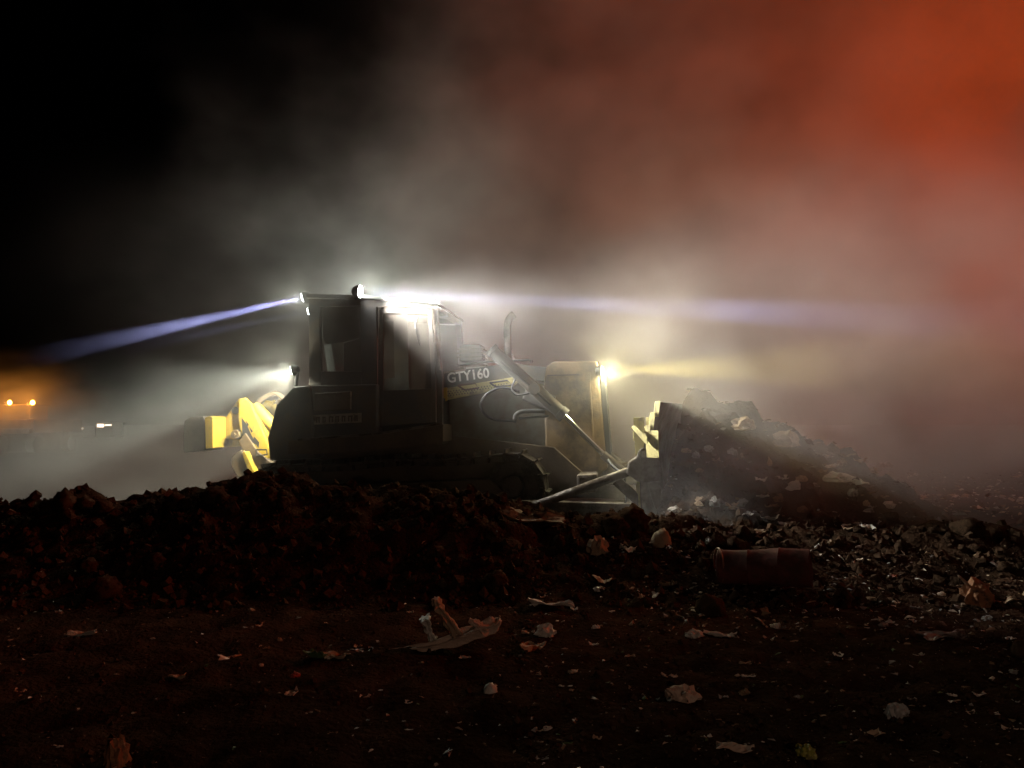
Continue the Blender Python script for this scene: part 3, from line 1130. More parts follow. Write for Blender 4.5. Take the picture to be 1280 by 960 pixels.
# a little denser round the cab roof, thinner near the ground on the right
vm = N('ShaderNodeVectorMath')
vm.operation = 'DISTANCE'
LK(pos.outputs['Position'], vm.inputs[0])
vm.inputs[1].default_value = (-2.0, 10.4, 3.4)
dens = math_('MULTIPLY', dens, math_('ADD', 1.0, math_('MULTIPLY', math_('SUBTRACT', 1.0, ss(vm.outputs['Value'], 0.3, 1.6)), 0.25)))
dens = math_('MULTIPLY', dens, math_('SUBTRACT', 1.0, math_('MULTIPLY', math_('MULTIPLY', ss(PX, 3.5, 6.0), math_('SUBTRACT', 1.0, ss(PZ, 0.2, 2.6))), 0.86)))
hull_air = math_('MULTIPLY', math_('MULTIPLY', math_('SUBTRACT', 1.0, ss(PZ, 0.7, 1.9)), math_('SUBTRACT', 1.0, ss(PY, 10.2, 11.2))), math_('MULTIPLY', ss(PX, -4.4, -3.4), math_('SUBTRACT', 1.0, ss(PX, 0.6, 1.6))))
dens = math_('MULTIPLY', dens, math_('SUBTRACT', 1.0, math_('MULTIPLY', hull_air, 0.85)))
dens = math_('MULTIPLY', dens, ss(math_('ADD', PY, math_('MULTIPLY', ss(PX, 0.2, 3.0), 0.9)), 8.4, 9.6))
dens = math_('MULTIPLY', dens, math_('SUBTRACT', 1.0, ss(PZ, 9.0, 12.3)))
dens = math_('MULTIPLY', dens, math_('SUBTRACT', 1.0, ss(PX, 10.5, 12.8)))
dens = math_('MULTIPLY', dens, math_('SUBTRACT', 1.0, ss(PY, 18, 22.9)))
dens = math_('MULTIPLY', dens, 0.15)
pv = N('ShaderNodeVolumePrincipled')
pv.inputs['Color'].default_value = (0.9, 0.88, 0.85, 1)
pv.inputs['Anisotropy'].default_value = 0.1
LK(dens, pv.inputs['Density'])
out = N('ShaderNodeOutputMaterial')
LK(pv.outputs[0], out.inputs['Volume'])
SMOKE.cycles.volume_sampling = 'MULTIPLE_IMPORTANCE'
smoke = link('smoke', bm, SMOKE)
tag(smoke, 'drifting dust and smoke lit white by the lamps and red at upper right', 'smoke', kind='stuff')

# ------------------------------------------------------------------ litter, clods and other small things
rng = random.Random(7)


def lmat(name, c, rough=0.6, spec=0.4, metal=0.0, alpha=1.0, dirt=0.35):
    m = mat(name, c, rough, metal, (0.06, 0.042, 0.03), dirt, 14.0, 0.35, 60, spec)
    if alpha < 1:
        m.node_tree.nodes['Principled BSDF'].inputs['Alpha'].default_value = alpha
    return m


PALEP = lmat('pale_plastic', (0.66, 0.63, 0.56), 0.45, dirt=0.12)
TAN = lmat('tan_cloth', (0.42, 0.31, 0.21), 0.8, dirt=0.15)
PINK = lmat('faded_orange_plastic', (0.58, 0.45, 0.35), 0.75, dirt=0.08)
ORANGE = lmat('orange_brown_card', (0.36, 0.17, 0.08), 0.8)
GREENL = lmat('green_leaf', (0.08, 0.17, 0.05), 0.6)
OLIVE = lmat('yellow_green_foil', (0.30, 0.30, 0.06), 0.35)
REDP = lmat('red_plastic', (0.40, 0.06, 0.04), 0.5)
FOIL = lmat('silver_foil', (0.75, 0.75, 0.74), 0.2, 0.5, 1.0, dirt=0.1)
CLEAR = lmat('clear_plastic', (0.55, 0.55, 0.52), 0.2, 0.6, alpha=0.55)
GREY = lmat('grey_plastic', (0.30, 0.29, 0.27), 0.5)
CARD = lmat('wet_cardboard', (0.24, 0.17, 0.10), 0.85)
CLODM = mat('dry_clod', (0.075, 0.046, 0.029), 0.95, 0, (0.030, 0.019, 0.012), 0.5, 6.0, 0.8, 40, 0.0)


def crumple(sx, sy, sz, seed, sub=3, amp=0.55, freq=2.2, flat=0.25):
    """A crumpled closed lump (bag, wad, clod); base near z = 0."""
    bm = bmesh.new()
    bmesh.ops.create_icosphere(bm, subdivisions=sub, radius=1)
    off = Vector((seed * 3.7, seed * 1.3, -seed * 2.1))
    for v in bm.verts:
        n = v.co.normalized()
        r = 1 + amp * (mnoise.turbulence(n * freq + off, 3, True) - 0.55) + 0.35 * amp * mnoise.noise(n * freq * 3 + off)
        d = mnoise.voronoi(n * freq + off)[0]
        r += amp * 0.5 * (d[1] - d[0] - 0.3)
        v.co = n * r
        if v.co.z < -flat:
            v.co.z = -flat + (v.co.z + flat) * 0.2
    for v in bm.verts:
        v.co = Vector((v.co.x * sx / 2, v.co.y * sy / 2, (v.co.z + flat) * sz / (1.1 + flat)))
    return bm


def scrap(sx, sy, seed, nx_=9, ny_=6, curl=0.35, thick=0.004):
    """A torn, curled sheet with ragged edges and real thickness."""
    bm = bmesh.new()
    off = Vector((seed * 2.3, -seed * 1.9, seed * 0.7))
    g = []
    for j in range(ny_ + 1):
        row = []
        for i in range(nx_ + 1):
            u, v_ = i / nx_ - 0.5, j / ny_ - 0.5
            e_ = 1 + 0.30 * mnoise.noise(Vector((u * 3, v_ * 3, 0)) + off)
            x_, y_ = u * sx * e_, v_ * sy * e_ * (0.75 + 0.5 * mnoise.noise(Vector((u * 2.2, 4.4, 1)) + off))
            z_ = curl * min(sx, sy) * (mnoise.noise(Vector((u * 2.0, v_ * 2.0, 3)) + off) + 0.6 * abs(mnoise.noise(Vector((u * 5, v_ * 5, 7)) + off)) + 0.9 * (u * u * 1.6 + v_ * v_ * 0.6))
            row.append(bm.verts.new((x_, y_, z_)))
        g.append(row)
    for j in range(ny_):
        for i in range(nx_):
            bm.faces.new((g[j][i], g[j][i + 1], g[j + 1][i + 1], g[j + 1][i]))
    mz = min(v.co.z for v in bm.verts)
    for v in bm.verts:
        v.co.z -= mz
    bmesh.ops.recalc_face_normals(bm, faces=bm.faces[:])
    bmesh.ops.solidify(bm, geom=bm.faces[:], thickness=thick)
    return bm


def on_ground(px, py):
    """Where the photograph's ray (px, py) meets the ground sheet."""
    d = ray(px, py)
    prev = None
    for t_ in np.arange(2.0, 30, 0.02):
        p = CAM + d * float(t_)
        if p.z <= hgt_fast(p.x, p.y):
            return p
    return CAM + d * 30.0


_HX0, _HY0 = xs, ys


def hgt_fast(x_, y_):
    i = int(np.searchsorted(xs, x_)) - 1
    j = int(np.searchsorted(ys, y_)) - 1
    i = max(0, min(nx - 2, i))
    j = max(0, min(ny - 2, j))
    fx = (x_ - xs[i]) / (xs[i + 1] - xs[i])
    fy = (y_ - ys[j]) / (ys[j + 1] - ys[j])
    return (GZ[j, i] * (1 - fx) + GZ[j, i + 1] * fx) * (1 - fy) + (GZ[j + 1, i] * (1 - fx) + GZ[j + 1, i + 1] * fx) * fy


def put(o, px, py, dz=-0.01, rz=None, tilt=(0, 0)):
    p = on_ground(px, py)
    o.location = (p.x, p.y, hgt_fast(p.x, p.y) + dz)
    o.rotation_euler = (tilt[0], tilt[1], rng.uniform(0, 6.28) if rz is None else rz)
    return o


def item(kind, name, px, py, wpx, hpx, m, label, cat, seed, group=None, rz=0.0, tilt=(0, 0), dz=-0.012):
    p = on_ground(px, py)
    k = p.y / F
    sx, sz = wpx * k, hpx * k
    if kind == 'wad':
        bm = crumple(sx, sx * 0.8, sz, seed)
        sm = False
    elif kind == 'lump':
        bm = crumple(sx, sx * 0.85, sz, seed, 3, 0.3, 1.6)
        sm = True
    else:
        bm = scrap(sx, max(sx * 0.45, sz * 1.6), seed)
        sm = False
    o = link(name, bm, m, smooth=sm)
    put(o, px, py, dz, rz, tilt)
    tag(o, label, cat, group)
    return o


# --- the drum half buried at the foot of the heap
p0 = on_ground(897, 722)
yy = p0.y
a = Vector(at(899, 708, yy))
c = Vector(at(1014, 710, yy - 0.32))
d = (c - a).normalized()
random.seed(5)
drum = empty('drum', 'rusty red drum lying on its side, half buried at the foot of the heap', 'drum', a)
bm = bmesh.new()
r_ = 23 * yy / F
L = (c - a).length
prof = [(0.0, r_ * 0.94), (0.012, r_), (0.03, r_), (0.04, r_ * 0.965), (L * .33, r_ * 0.965), (L * .345, r_), (L * .36, r_ * 0.965), (L * .66, r_ * 0.965), (L * .675, r_), (L * .69, r_ * 0.965), (L, r_ * 0.96)]
add_tube(bm, [d * s_ for s_, _ in prof], [q for _, q in prof], 32, caps=False)
for v in bm.verts:
    q = mnoise.noise(v.co * 5.0) * 0.030 + mnoise.noise(v.co * 13.0) * 0.008
    v.co += Vector((0, v.co.y, v.co.z)).normalized() * (q - 0.008)
o = link('barrel', bm, mat('rusty_red_paint', (0.13, 0.028, 0.018), 0.75, 0, (0.07, 0.03, 0.02), 0.5, 5.0, 0.3, 20), drum, smooth=True, angle=50)
bm = bmesh.new()
add_tube(bm, [d * 0.02, d * 0.03], [r_ * 0.93, r_ * 0.93], 32)
link('lid', bm, RUST, drum)
bm = bmesh.new()
add_tube(bm, [d * -0.004 + Vector((r_ * 0.965 * 0, math.cos(q) * r_ * .97, math.sin(q) * r_ * .97)) for q in [2 * math.pi * k / 32 for k in range(33)]], 0.008, 6)
link('rim', bm, mat('worn_rim_paint', (0.30, 0.13, 0.08), 0.5, 0, (0.07, 0.03, 0.02), 0.3, 9.0), drum)

# --- the torn sack in the middle of the foreground
pm = on_ground(560, 812)
kk = pm.y / F
sack = empty('torn_sack', 'torn orange-brown sack sprawled on the soil with two flaps standing up', 'sack', (pm.x, pm.y, hgt_fast(pm.x, pm.y)))


def sp(px, py, dy=0.0):
    return Vector(((px - 560) * kk, dy, (818 - py) * kk))


def cloth_strip(pts, ws, seed, thick=0.005, m=12):
    """A folded strip of cloth along pts, width ws, gathered in folds."""
    pth = smooth_path(pts, 7)
    bm = bmesh.new()
    rows = []
    n_ = len(pth)
    for i, p in enumerate(pth):
        f = i / (n_ - 1)
        wd = float(np.interp(f, np.linspace(0, 1, len(ws)), ws))
        tg = (pth[min(n_ - 1, i + 1)] - pth[max(0, i - 1)]).normalized()
        side = tg.cross(Vector((0, -1, 0.25))).normalized()
        nrm = side.cross(tg).normalized()
        row = []
        for j in range(m + 1):
            u = j / m - 0.5
            fold = 0.35 * wd * math.sin(u * 15 + 2.2 * mnoise.noise(Vector((f * 3, u * 2, seed)))) * 0.5 + 0.5 * wd * mnoise.noise(Vector((f * 5, u * 3.5, seed + 9)))
            edge_ = 1 + 0.25 * mnoise.noise(Vector((f * 9, j, seed + 4)))
            row.append(bm.verts.new(p + side * (u * wd * edge_) + nrm * fold))
        rows.append(row)
    for a_, c_ in zip(rows, rows[1:]):
        for j in range(m):
            bm.faces.new((a_[j], a_[j + 1], c_[j + 1], c_[j]))
    bmesh.ops.recalc_face_normals(bm, faces=bm.faces[:])
    bmesh.ops.solidify(bm, geom=bm.faces[:], thickness=thick)
    return bm


def cloth_roll(pts, rs, seed, m=14):
    """A twisted, gathered roll of cloth: a tube of uneven radius with deep folds along it."""
    pth = smooth_path(pts, 9)
    n_ = len(pth)
    bm = bmesh.new()
    fr = frames(pth)
    rows = []
    for i, (p, (u, v_)) in enumerate(zip(pth, fr)):
        f = i / (n_ - 1)
        r0 = float(np.interp(f, np.linspace(0, 1, len(rs)), rs))
        row = []
        for k in range(m * 2):
            a_ = math.pi * k / m + f * 2.5
            rr_ = r0 * (1 + 0.38 * math.sin(a_ * 5 + 3 * mnoise.noise(Vector((f * 4, seed, 0)))) + 0.75 * mnoise.noise(Vector((math.cos(a_) * 1.6, math.sin(a_) * 1.6, f * 9 + seed))))
            q = p + (u * math.cos(a_) + v_ * math.sin(a_) * 0.7) * max(rr_, 0.004)
            row.append(bm.verts.new(q))
        rows.append(row)
    for a_, c_ in zip(rows, rows[1:]):
        for k in range(m * 2):
            bm.faces.new((a_[k], a_[(k + 1) % (m * 2)], c_[(k + 1) % (m * 2)], c_[k]))
    bm.faces.new(rows[0][::-1])
    bm.faces.new(rows[-1])
    return bm


link('body', cloth_roll([sp(485, 819), sp(505, 818, -.02), sp(530, 813, -.05), sp(555, 809, -.03), sp(580, 801), sp(602, 793, .02), sp(618, 788, .03), sp(624, 783, .02)], [0.008, 0.020, 0.032, 0.040, 0.050, 0.058, 0.045, 0.015], 1.0), PINK, sack)
link('flap', cloth_roll([sp(543, 808), sp(538, 798, -.02), sp(535, 788, -.02), sp(531, 778, -.03)], [0.035, 0.022, 0.030, 0.045], 4.0), PALEP, sack)
link('flap', cloth_roll([sp(570, 800), sp(563, 786, -.02), sp(554, 773, -.03), sp(547, 763, -.03), sp(545, 754, -.04)], [0.050, 0.034, 0.028, 0.040, 0.022], 6.0), TAN, sack)
link('frayed_end', cloth_roll([sp(603, 795), sp(598, 787, -.03), sp(586, 781, -.03)], [0.04, 0.026, 0.015], 8.0), PINK, sack)
bm = bmesh.new()
add_tube(bm, smooth_path([sp(612, 790), sp(620, 784, -.02), sp(624, 776, -.02)]), 0.006, 6)
link('drawstring', bm, TAN, sack)

# --- single pieces of litter one can point at
LIT = [
    ('lump', 'paper_ball', 613, 866, 18, 15, PALEP, 'small round pale wad below the torn sack', 'paper ball'),
    ('wad', 'crumpled_wrapper', 853, 874, 46, 20, PINK, 'crumpled pinkish wrapper lying alone on the dark soil right of centre', 'wrapper'),
    ('wad', 'plastic_bag', 1122, 896, 30, 22, CLEAR, 'crumpled clear plastic bag in the right foreground', 'bag'),
    ('wad', 'snack_packet', 1009, 948, 26, 20, OLIVE, 'yellow-green foil packet at the bottom edge of the picture', 'packet'),
    ('wad', 'cardboard_box', 1221, 756, 42, 36, ORANGE, 'torn orange-brown box with a stick poking out, at the right edge', 'box'),
    ('scrap', 'foil_scrap', 1118, 723, 15, 9, FOIL, 'shiny silver foil scrap glinting at the foot of the heap', 'foil'),
    ('wad', 'paper_bag', 747, 692, 30, 26, TAN, 'crumpled tan bag standing on clods below the blade bracket', 'bag'),
    ('lump', 'plastic_bag', 827, 682, 26, 24, TAN, 'round tan bag bulging from the bank left of the drum', 'bag'),
    ('wad', 'foil_scrap', 836, 690, 12, 10, FOIL, 'glittering foil wad right under the round tan bag', 'foil'),
    ('wad', 'plastic_bag', 868, 796, 24, 12, PALEP, 'white crumpled bag below the dark lump with the pale rim', 'bag'),
    ('scrap', 'plastic_strip', 900, 796, 34, 8, PALEP, 'pale plastic strip beside the white crumpled bag', 'strip'),
    ('lump', 'rubber_lump', 888, 767, 40, 28, CLODM, 'dark rounded lump with a torn rim in front of the drum', 'lump'),
    ('scrap', 'cardboard_scrap', 880, 748, 34, 10, CARD, 'brown card scrap draped over the dark rounded lump', 'card'),
    ('wad', 'plastic_bag', 681, 794, 27, 16, PALEP, 'arched pale bag right of the torn sack', 'bag'),
    ('scrap', 'paper_scrap', 666, 812, 26, 20, TAN, 'curled brown paper right below the arched pale bag', 'paper'),
    ('scrap', 'plastic_strip', 689, 758, 52, 6, PALEP, 'long thin white strip behind the torn sack', 'strip'),
    ('scrap', 'plastic_strip', 101, 796, 34, 7, PALEP, 'lone white strip on the left of the dark soil', 'strip'),
    ('scrap', 'paper_scrap', 287, 824, 26, 8, PALEP, 'white paper scrap left of the torn sack', 'paper'),
    ('scrap', 'paper_scrap', 222, 850, 18, 8, TAN, 'dull pinkish paper scrap in the left foreground', 'paper'),
    ('scrap', 'paper_scrap', 419, 822, 28, 12, TAN, 'tan folded paper beside the green leaf scrap', 'paper'),
    ('scrap', 'foil_scrap', 450, 815, 30, 9, FOIL, 'crinkled foil strip left of the torn sack', 'foil'),
    ('scrap', 'leaf', 394, 823, 28, 12, GREENL, 'green leaf scrap on the dark soil', 'leaf'),
    ('wad', 'plastic_wad', 369, 847, 12, 9, REDP, 'little red plastic wad below the green leaf scrap', 'plastic'),
    ('scrap', 'plastic_wad', 364, 869, 12, 11, PINK, 'torn pink plastic piece under the little red wad', 'plastic'),
    ('wad', 'orange_bag', 146, 958, 34, 42, ORANGE, 'orange-brown bag at the bottom left edge', 'bag'),
    ('wad', 'plastic_bag', 993, 612, 18, 11, PALEP, 'bright white bag on the upper face of the heap', 'bag'),
    ('wad', 'plastic_bag', 1046, 603, 38, 13, PALEP, 'wide arched white sheet near the right shoulder of the heap', 'bag'),
    ('scrap', 'cardboard_scrap', 1036, 585, 26, 8, PALEP, 'flat pale card on the right crest of the heap', 'card'),
    ('wad', 'plastic_bag', 928, 536, 34, 18, TAN, 'pale bag on the top edge of the heap nearest the blade', 'bag'),
    ('wad', 'plastic_bag', 984, 559, 34, 22, TAN, 'rounded pale bundle at the crest of the heap', 'bundle'),
    ('scrap', 'plastic_scrap', 1074, 607, 16, 14, PALEP, 'pointed white scrap right of the arched white sheet', 'scrap'),
    ('scrap', 'plastic_scrap', 978, 600, 14, 12, PALEP, 'small pale scrap left of the bright white bag', 'scrap'),
    ('scrap', 'plastic_scrap', 961, 650, 22, 16, PALEP, 'twisted white scrap low on the heap face', 'scrap'),
    ('wad', 'plastic_scrap', 929, 634, 16, 10, GREY, 'torn grey bag in the middle of the heap face', 'bag'),
    ('scrap', 'plastic_scrap', 953, 622, 14, 8, PALEP, 'pale flake above the twisted white scrap', 'scrap'),
    ('wad', 'plastic_scrap', 893, 634, 14, 12, GREY, 'grey crumpled scrap left on the heap face', 'scrap'),
    ('wad', 'plastic_scrap', 877, 634, 16, 12, TAN, 'dull tan wad beside the grey crumpled scrap', 'scrap'),
    ('wad', 'plastic_bag', 1108, 634, 22, 9, PALEP, 'pale bag where the heap meets the flat ground', 'bag'),
    ('scrap', 'paper_scrap', 785, 690, 20, 14, PALEP, 'white paper between the tan bag and the round bag', 'paper'),
    ('scrap', 'plastic_strip', 751, 726, 22, 26, TAN, 'twisted pale strip hanging below the tan bag', 'strip'),
    ('scrap', 'cardboard_scrap', 834, 733, 24, 9, CARD, 'olive card leaf left in front of the drum', 'card'),
    ('scrap', 'cardboard_scrap', 1100, 752, 30, 9, CARD, 'brown flat card on the littered soil at right', 'card'),
    ('scrap', 'plastic_strip', 1256, 755, 36, 10, TAN, 'tan flat strip beside the torn orange-brown box', 'strip'),
    ('scrap', 'plastic_scrap', 1225, 868, 16, 6, PALEP, 'small white flake in the right foreground', 'scrap'),
    ('scrap', 'plastic_strip', 918, 938, 42, 14, PINK, 'pink curled strip at the bottom edge left of the foil packet', 'strip'),
    ('scrap', 'paper_scrap', 1090, 918, 24, 9, TAN, 'tan paper scrap below the clear plastic bag', 'paper'),
    ('scrap', 'paper_scrap', 1178, 797, 60, 9, GREY, 'long grey sheet lying flat on the right soil', 'paper'),
    ('lump', 'stone', 1282, 818, 36, 22, CLODM, 'dark round stone cut by the right edge', 'stone'),
]
for k, (kd, nm, px, py, wp, hp, m_, lb, ct) in enumerate(LIT):
    o = item(kd, nm, px, py, wp, hp, m_, lb, ct, 1.0 + k * 0.77, rz=rng.uniform(-0.5, 0.5), dz=-0.008)
    if nm == 'cardboard_box':
        bm = bmesh.new()
        q = Vector((-0.10, 0, 0.14))
        add_tube(bm, [(0.0, 0, 0.10), (-0.10, -0.02, 0.19), (-0.16, -0.02, 0.25)], [0.018, 0.014, 0.008], 8)
        link('stick', bm, TAN, o)

# board by the track's foot
pb = on_ground(668, 652)
bm = scrap(0.62, 0.30, 91.0, 12, 8, 0.25, 0.012)
o = link('cardboard_sheet', bm, CARD)
o.location = (pb.x, pb.y, hgt_fast(pb.x, pb.y) + 0.0)
o.rotation_euler = (R(14), R(6), R(-8))
tag(o, 'bent tan cardboard sheet on the ridge beside the front of the track', 'cardboard')

# --- clods along the crest: things; twelve shapes shared
clod_mesh = []
for k in range(10):
    bm = crumple(1, 1, 0.85, 200 + k * 1.9, 3, 0.45, 1.8, 0.45)
    o = link('clod_proto', bm, CLODM, smooth=True)
    clod_mesh.append(o.data)
    bpy.data.objects.remove(o)


def clod(px, py, wpx, label, group=None):
    p = on_ground(px, py)
    s_ = wpx * p.y / F
    o = bpy.data.objects.new('dirt_clod', clod_mesh[rng.randrange(10)])
    COL.objects.link(o)
    o.scale = (s_, s_ * rng.uniform(0.8, 1.1), s_ * rng.uniform(0.75, 1.05))
    o.location = (p.x, p.y, hgt_fast(p.x, p.y) - 0.12 * s_)
    o.rotation_euler = (rng.uniform(-.3, .3), rng.uniform(-.3, .3), rng.uniform(0, 6.28))
    tag(o, label, 'clod', group)
    return o


BIG = [(78, 634, 30, 'knobbly clod on the left crest of the dirt ridge, beside a pale round one'),
       (105, 634, 24, 'pale rounded clod standing on the left crest of the ridge'),
       (128, 640, 26, 'tan flat-sided clod on the left crest of the ridge'),
       (268, 628, 34, 'large dark clod under the ripper shank'),
       (218, 634, 26, 'crumbly clod on the crest just left of the ripper'),
       (1212, 668, 34, 'pointed dark clod on the low ridge at the right'),
       (1115, 650, 20, 'dark clod at the right foot of the heap'),
       (790, 655, 44, 'big pale clod under the blade bracket'),
       (770, 665, 34, 'brown clod left of the big pale one under the blade bracket'),
       (110, 712, 26, 'reddish clod halfway down the left face of the ridge'),
       (195, 708, 28, 'dull brown clod on the left face of the ridge, below the crumbly crest'),
       (132, 745, 40, 'broad dark clod at the left foot of the ridge'),
       (620, 735, 34, 'red-tinged clod at the foot of the ridge behind the torn sack')]
for q in BIG:
    clod(*q)
for k in range(46):
    px = rng.uniform(0, 700)
    clod(px, float(np.interp(px, crest_px, crest_py)) + rng.uniform(2, 26), rng.uniform(9, 20), 'small brown clod among many on the crest of the dirt ridge', 'clods on the crest of the ridge')
for k in range(30):
    px = rng.uniform(700, 1280)
    clod(px, rng.uniform(660, 720), rng.uniform(8, 18), 'small dark clod among many at the foot of the heap', 'clods at the foot of the heap')
for k in range(70):
    px, py = rng.uniform(650, 1280), rng.uniform(735, 950)
    o = item('scrap' if rng.random() < .8 else 'wad', 'litter_scrap', px, py, rng.uniform(8, 18), rng.uniform(4, 8), rng.choice([PALEP, TAN, GREY, CARD, PALEP, PINK, CLEAR]),
             'small scrap of torn plastic or paper strewn on the right foreground soil', 'scrap', 300 + k, 'scraps strewn over the right foreground')
for k in range(34):
    px, py = rng.uniform(0, 650), rng.uniform(760, 950)
    o = item('scrap' if rng.random() < .8 else 'wad', 'litter_scrap', px, py, rng.uniform(7, 14), rng.uniform(3, 7), rng.choice([PALEP, TAN, GREY, CARD, PINK]),
             'small scrap of torn plastic or paper strewn on the left foreground soil', 'scrap', 400 + k, 'scraps strewn over the left foreground')
for k in range(60):
    px, py = rng.uniform(835, 1110), rng.uniform(560, 690)
    o = item('scrap' if rng.random() < .5 else 'wad', 'litter_scrap', px, py, rng.uniform(6, 18), rng.uniform(5, 11), rng.choice([PALEP, TAN, GREY, CARD, GREY, CARD]),
             'small torn bag or scrap bedded in the face of the refuse heap', 'scrap', 500 + k, 'scraps bedded in the refuse heap')


# --- crumbs of soil and flecks of litter nobody could count: one object each
def scatter(name, n, region, smin, smax, mats, flake, label, cat, seed):
    r = np.random.default_rng(seed)
    X, Y = region(r, n)
    Zg = ground_h(X, Y)
    V_, F_, MI = [], [], []
    for k in range(n):
        s_ = smin * (smax / smin) ** (r.random() ** 2.2)
        c_ = Vector((X[k], Y[k], Zg[k]))
        b0 = len(V_)
        rot = Matrix.Rotation(r.random() * 6.28, 3, 'Z') @ Matrix.Rotation((r.random() - .5) * 1.6, 3, 'X')
        if flake:
            el = 0.3 + r.random() * 0.9
            nk = int(r.integers(4, 8))
            an = np.sort(r.random(nk)) * 6.283
            rd = 0.22 + 0.34 * r.random(nk)
            zz = 0.22 * (r.random(nk) - 0.5)
            top = [(math.cos(a_) * q, math.sin(a_) * q * el, h_) for a_, q, h_ in zip(an, rd, zz)]
            base_ = [(x_, y_, z_) for x_, y_, z_ in top] + [(x_, y_, z_ + .05) for x_, y_, z_ in top] + [(0.05, 0.02, 0.16), (0.05, 0.02, 0.10)]
            fs = []
            for q in range(nk):
                n2_ = (q + 1) % nk
                fs += [(q, n2_, nk + n2_, nk + q), (nk + q, nk + n2_, 2 * nk), (n2_, q, 2 * nk + 1)]
            up_ = 0.25
        else:
            base_ = [(0, 0, .55), (0, 0, -.5)] + [(math.cos(q) * .5, math.sin(q) * .5, (.12 if i % 2 else -.14)) for i, q in enumerate([j * 6.283 / 6 for j in range(6)])]
            fs = [(0, 2 + j, 2 + (j + 1) % 6) for j in range(6)] + [(1, 2 + (j + 1) % 6, 2 + j) for j in range(6)]
            up_ = 0.15
        for q in base_:
            v_ = rot @ (Vector(q) * s_ * (0.75 + r.random() * 0.5))
            V_.append(tuple(c_ + v_ + Vector((0, 0, up_ * s_))))
        mi = int(r.integers(len(mats)))
        for f in fs:
            F_.append(tuple(b0 + i for i in f))
            MI.append(mi)
    me_ = bpy.data.meshes.new(name)
    me_.from_pydata(V_, [], F_)
    for m_ in mats:
        me_.materials.append(m_)
    me_.polygons.foreach_set('material_index', MI)
    o = bpy.data.objects.new(name, me_)
    COL.objects.link(o)
    tag(o, label, cat, kind='stuff')
    return o


def reg_near(r, n):
    Y = 2.3 + (r.random(n) ** 1.3) * 5.2
    X = (r.random(n) - 0.5) * (1.45 * Y + 0.6)
    X = np.where((r.random(n) < 0.45) & (X < 0), -X, X)
    return X, Y


def reg_ridge(r, n):
    Y = 6.3 + r.random(n) * 3.4
    X = (r.random(n) - 0.5) * 1.5 * Y
    return X, Y


def reg_far(r, n):
    Y = 10.5 * (24 / 10.5) ** r.random(n)
    X = (0.30 + r.random(n) * 0.55) * Y
    return X, Y


def reg_heap(r, n):
    X = 1.7 + r.random(n) * 4.2
    Y = 8.2 + r.random(n) * 3.3
    return X, Y


scatter('soil_crumbs', 6000, reg_ridge, 0.02, 0.13, [CLODM], False, 'crumbs of broken soil covering the ridge and heap', 'soil', 1)
scatter('soil_crumbs', 5000, reg_near, 0.008, 0.045, [CLODM], False, 'crumbs of soil over the dark foreground', 'soil', 2)
scatter('litter_flecks', 4600, reg_near, 0.006, 0.05, [PALEP, TAN, GREY, CARD, TAN, GREY, CARD, CARD, PINK, FOIL, GREENL, CLODM], True, 'tiny flecks of litter trodden into the foreground soil', 'litter', 3)
scatter('rubble', 2600, reg_far, 0.04, 0.22, [PALEP, GREY, TAN, CLODM, CLODM, CLODM, CARD], True, 'rubble and litter covering the flat ground behind the heap', 'rubble', 4)
scatter('refuse', 2200, reg_heap, 0.02, 0.10, [CLODM, CLODM, CLODM, CARD, GREY, CLODM], True, 'dark broken refuse making up the surface of the heap', 'refuse', 5)

def reg_band(r, n):
    Y = 5.6 + r.random(n) * 1.9
    X = 0.9 + r.random(n) * 4.6
    return X, Y


scatter('litter', 1500, reg_band, 0.012, 0.10, [PALEP, TAN, GREY, CARD, TAN, GREY, CARD, PINK, CLODM, CLODM], True, 'band of trodden litter along the foot of the heap', 'litter', 6)

# thin stalk on the left crest
bm = bmesh.new()
p = on_ground(72, 626)
add_tube(bm, [(0, 0, -0.03), (0.05, 0, 0.07), (0.09, 0, 0.13)], [0.005, 0.004, 0.002], 6)
o = link('twig', bm, TAN)
o.location = (p.x, p.y, hgt_fast(p.x, p.y))
tag(o, 'thin bent twig sticking up from the left crest', 'twig')

# ------------------------------------------------------------------ far away at the left: a machine with two amber lamps, and site cabins
FY = 40.0
g0 = at(14, 547, FY)
far = empty('wheel_loader', 'distant machine with two glowing amber lamps at the left edge', 'loader', (g0.x, FY, hgt(g0.x, FY)))


def fp(px, py, y=0.0):
    v_ = at(px, py, FY)
    return Vector((v_.x - g0.x, y, v_.z - far.location.z))


def fbox(name, x0, y0_, x1, y1_, d0, d1, m, par=far, bev=0.04):
    a_, c_ = fp(x0, y0_), fp(x1, y1_)
    bm = bmesh.new()
    add_box(bm, ((a_.x + c_.x) / 2, (d0 + d1) / 2, (a_.z + c_.z) / 2), (abs(c_.x - a_.x), abs(d1 - d0), abs(a_.z - c_.z)), bev)
    return link(name, bm, m, par)


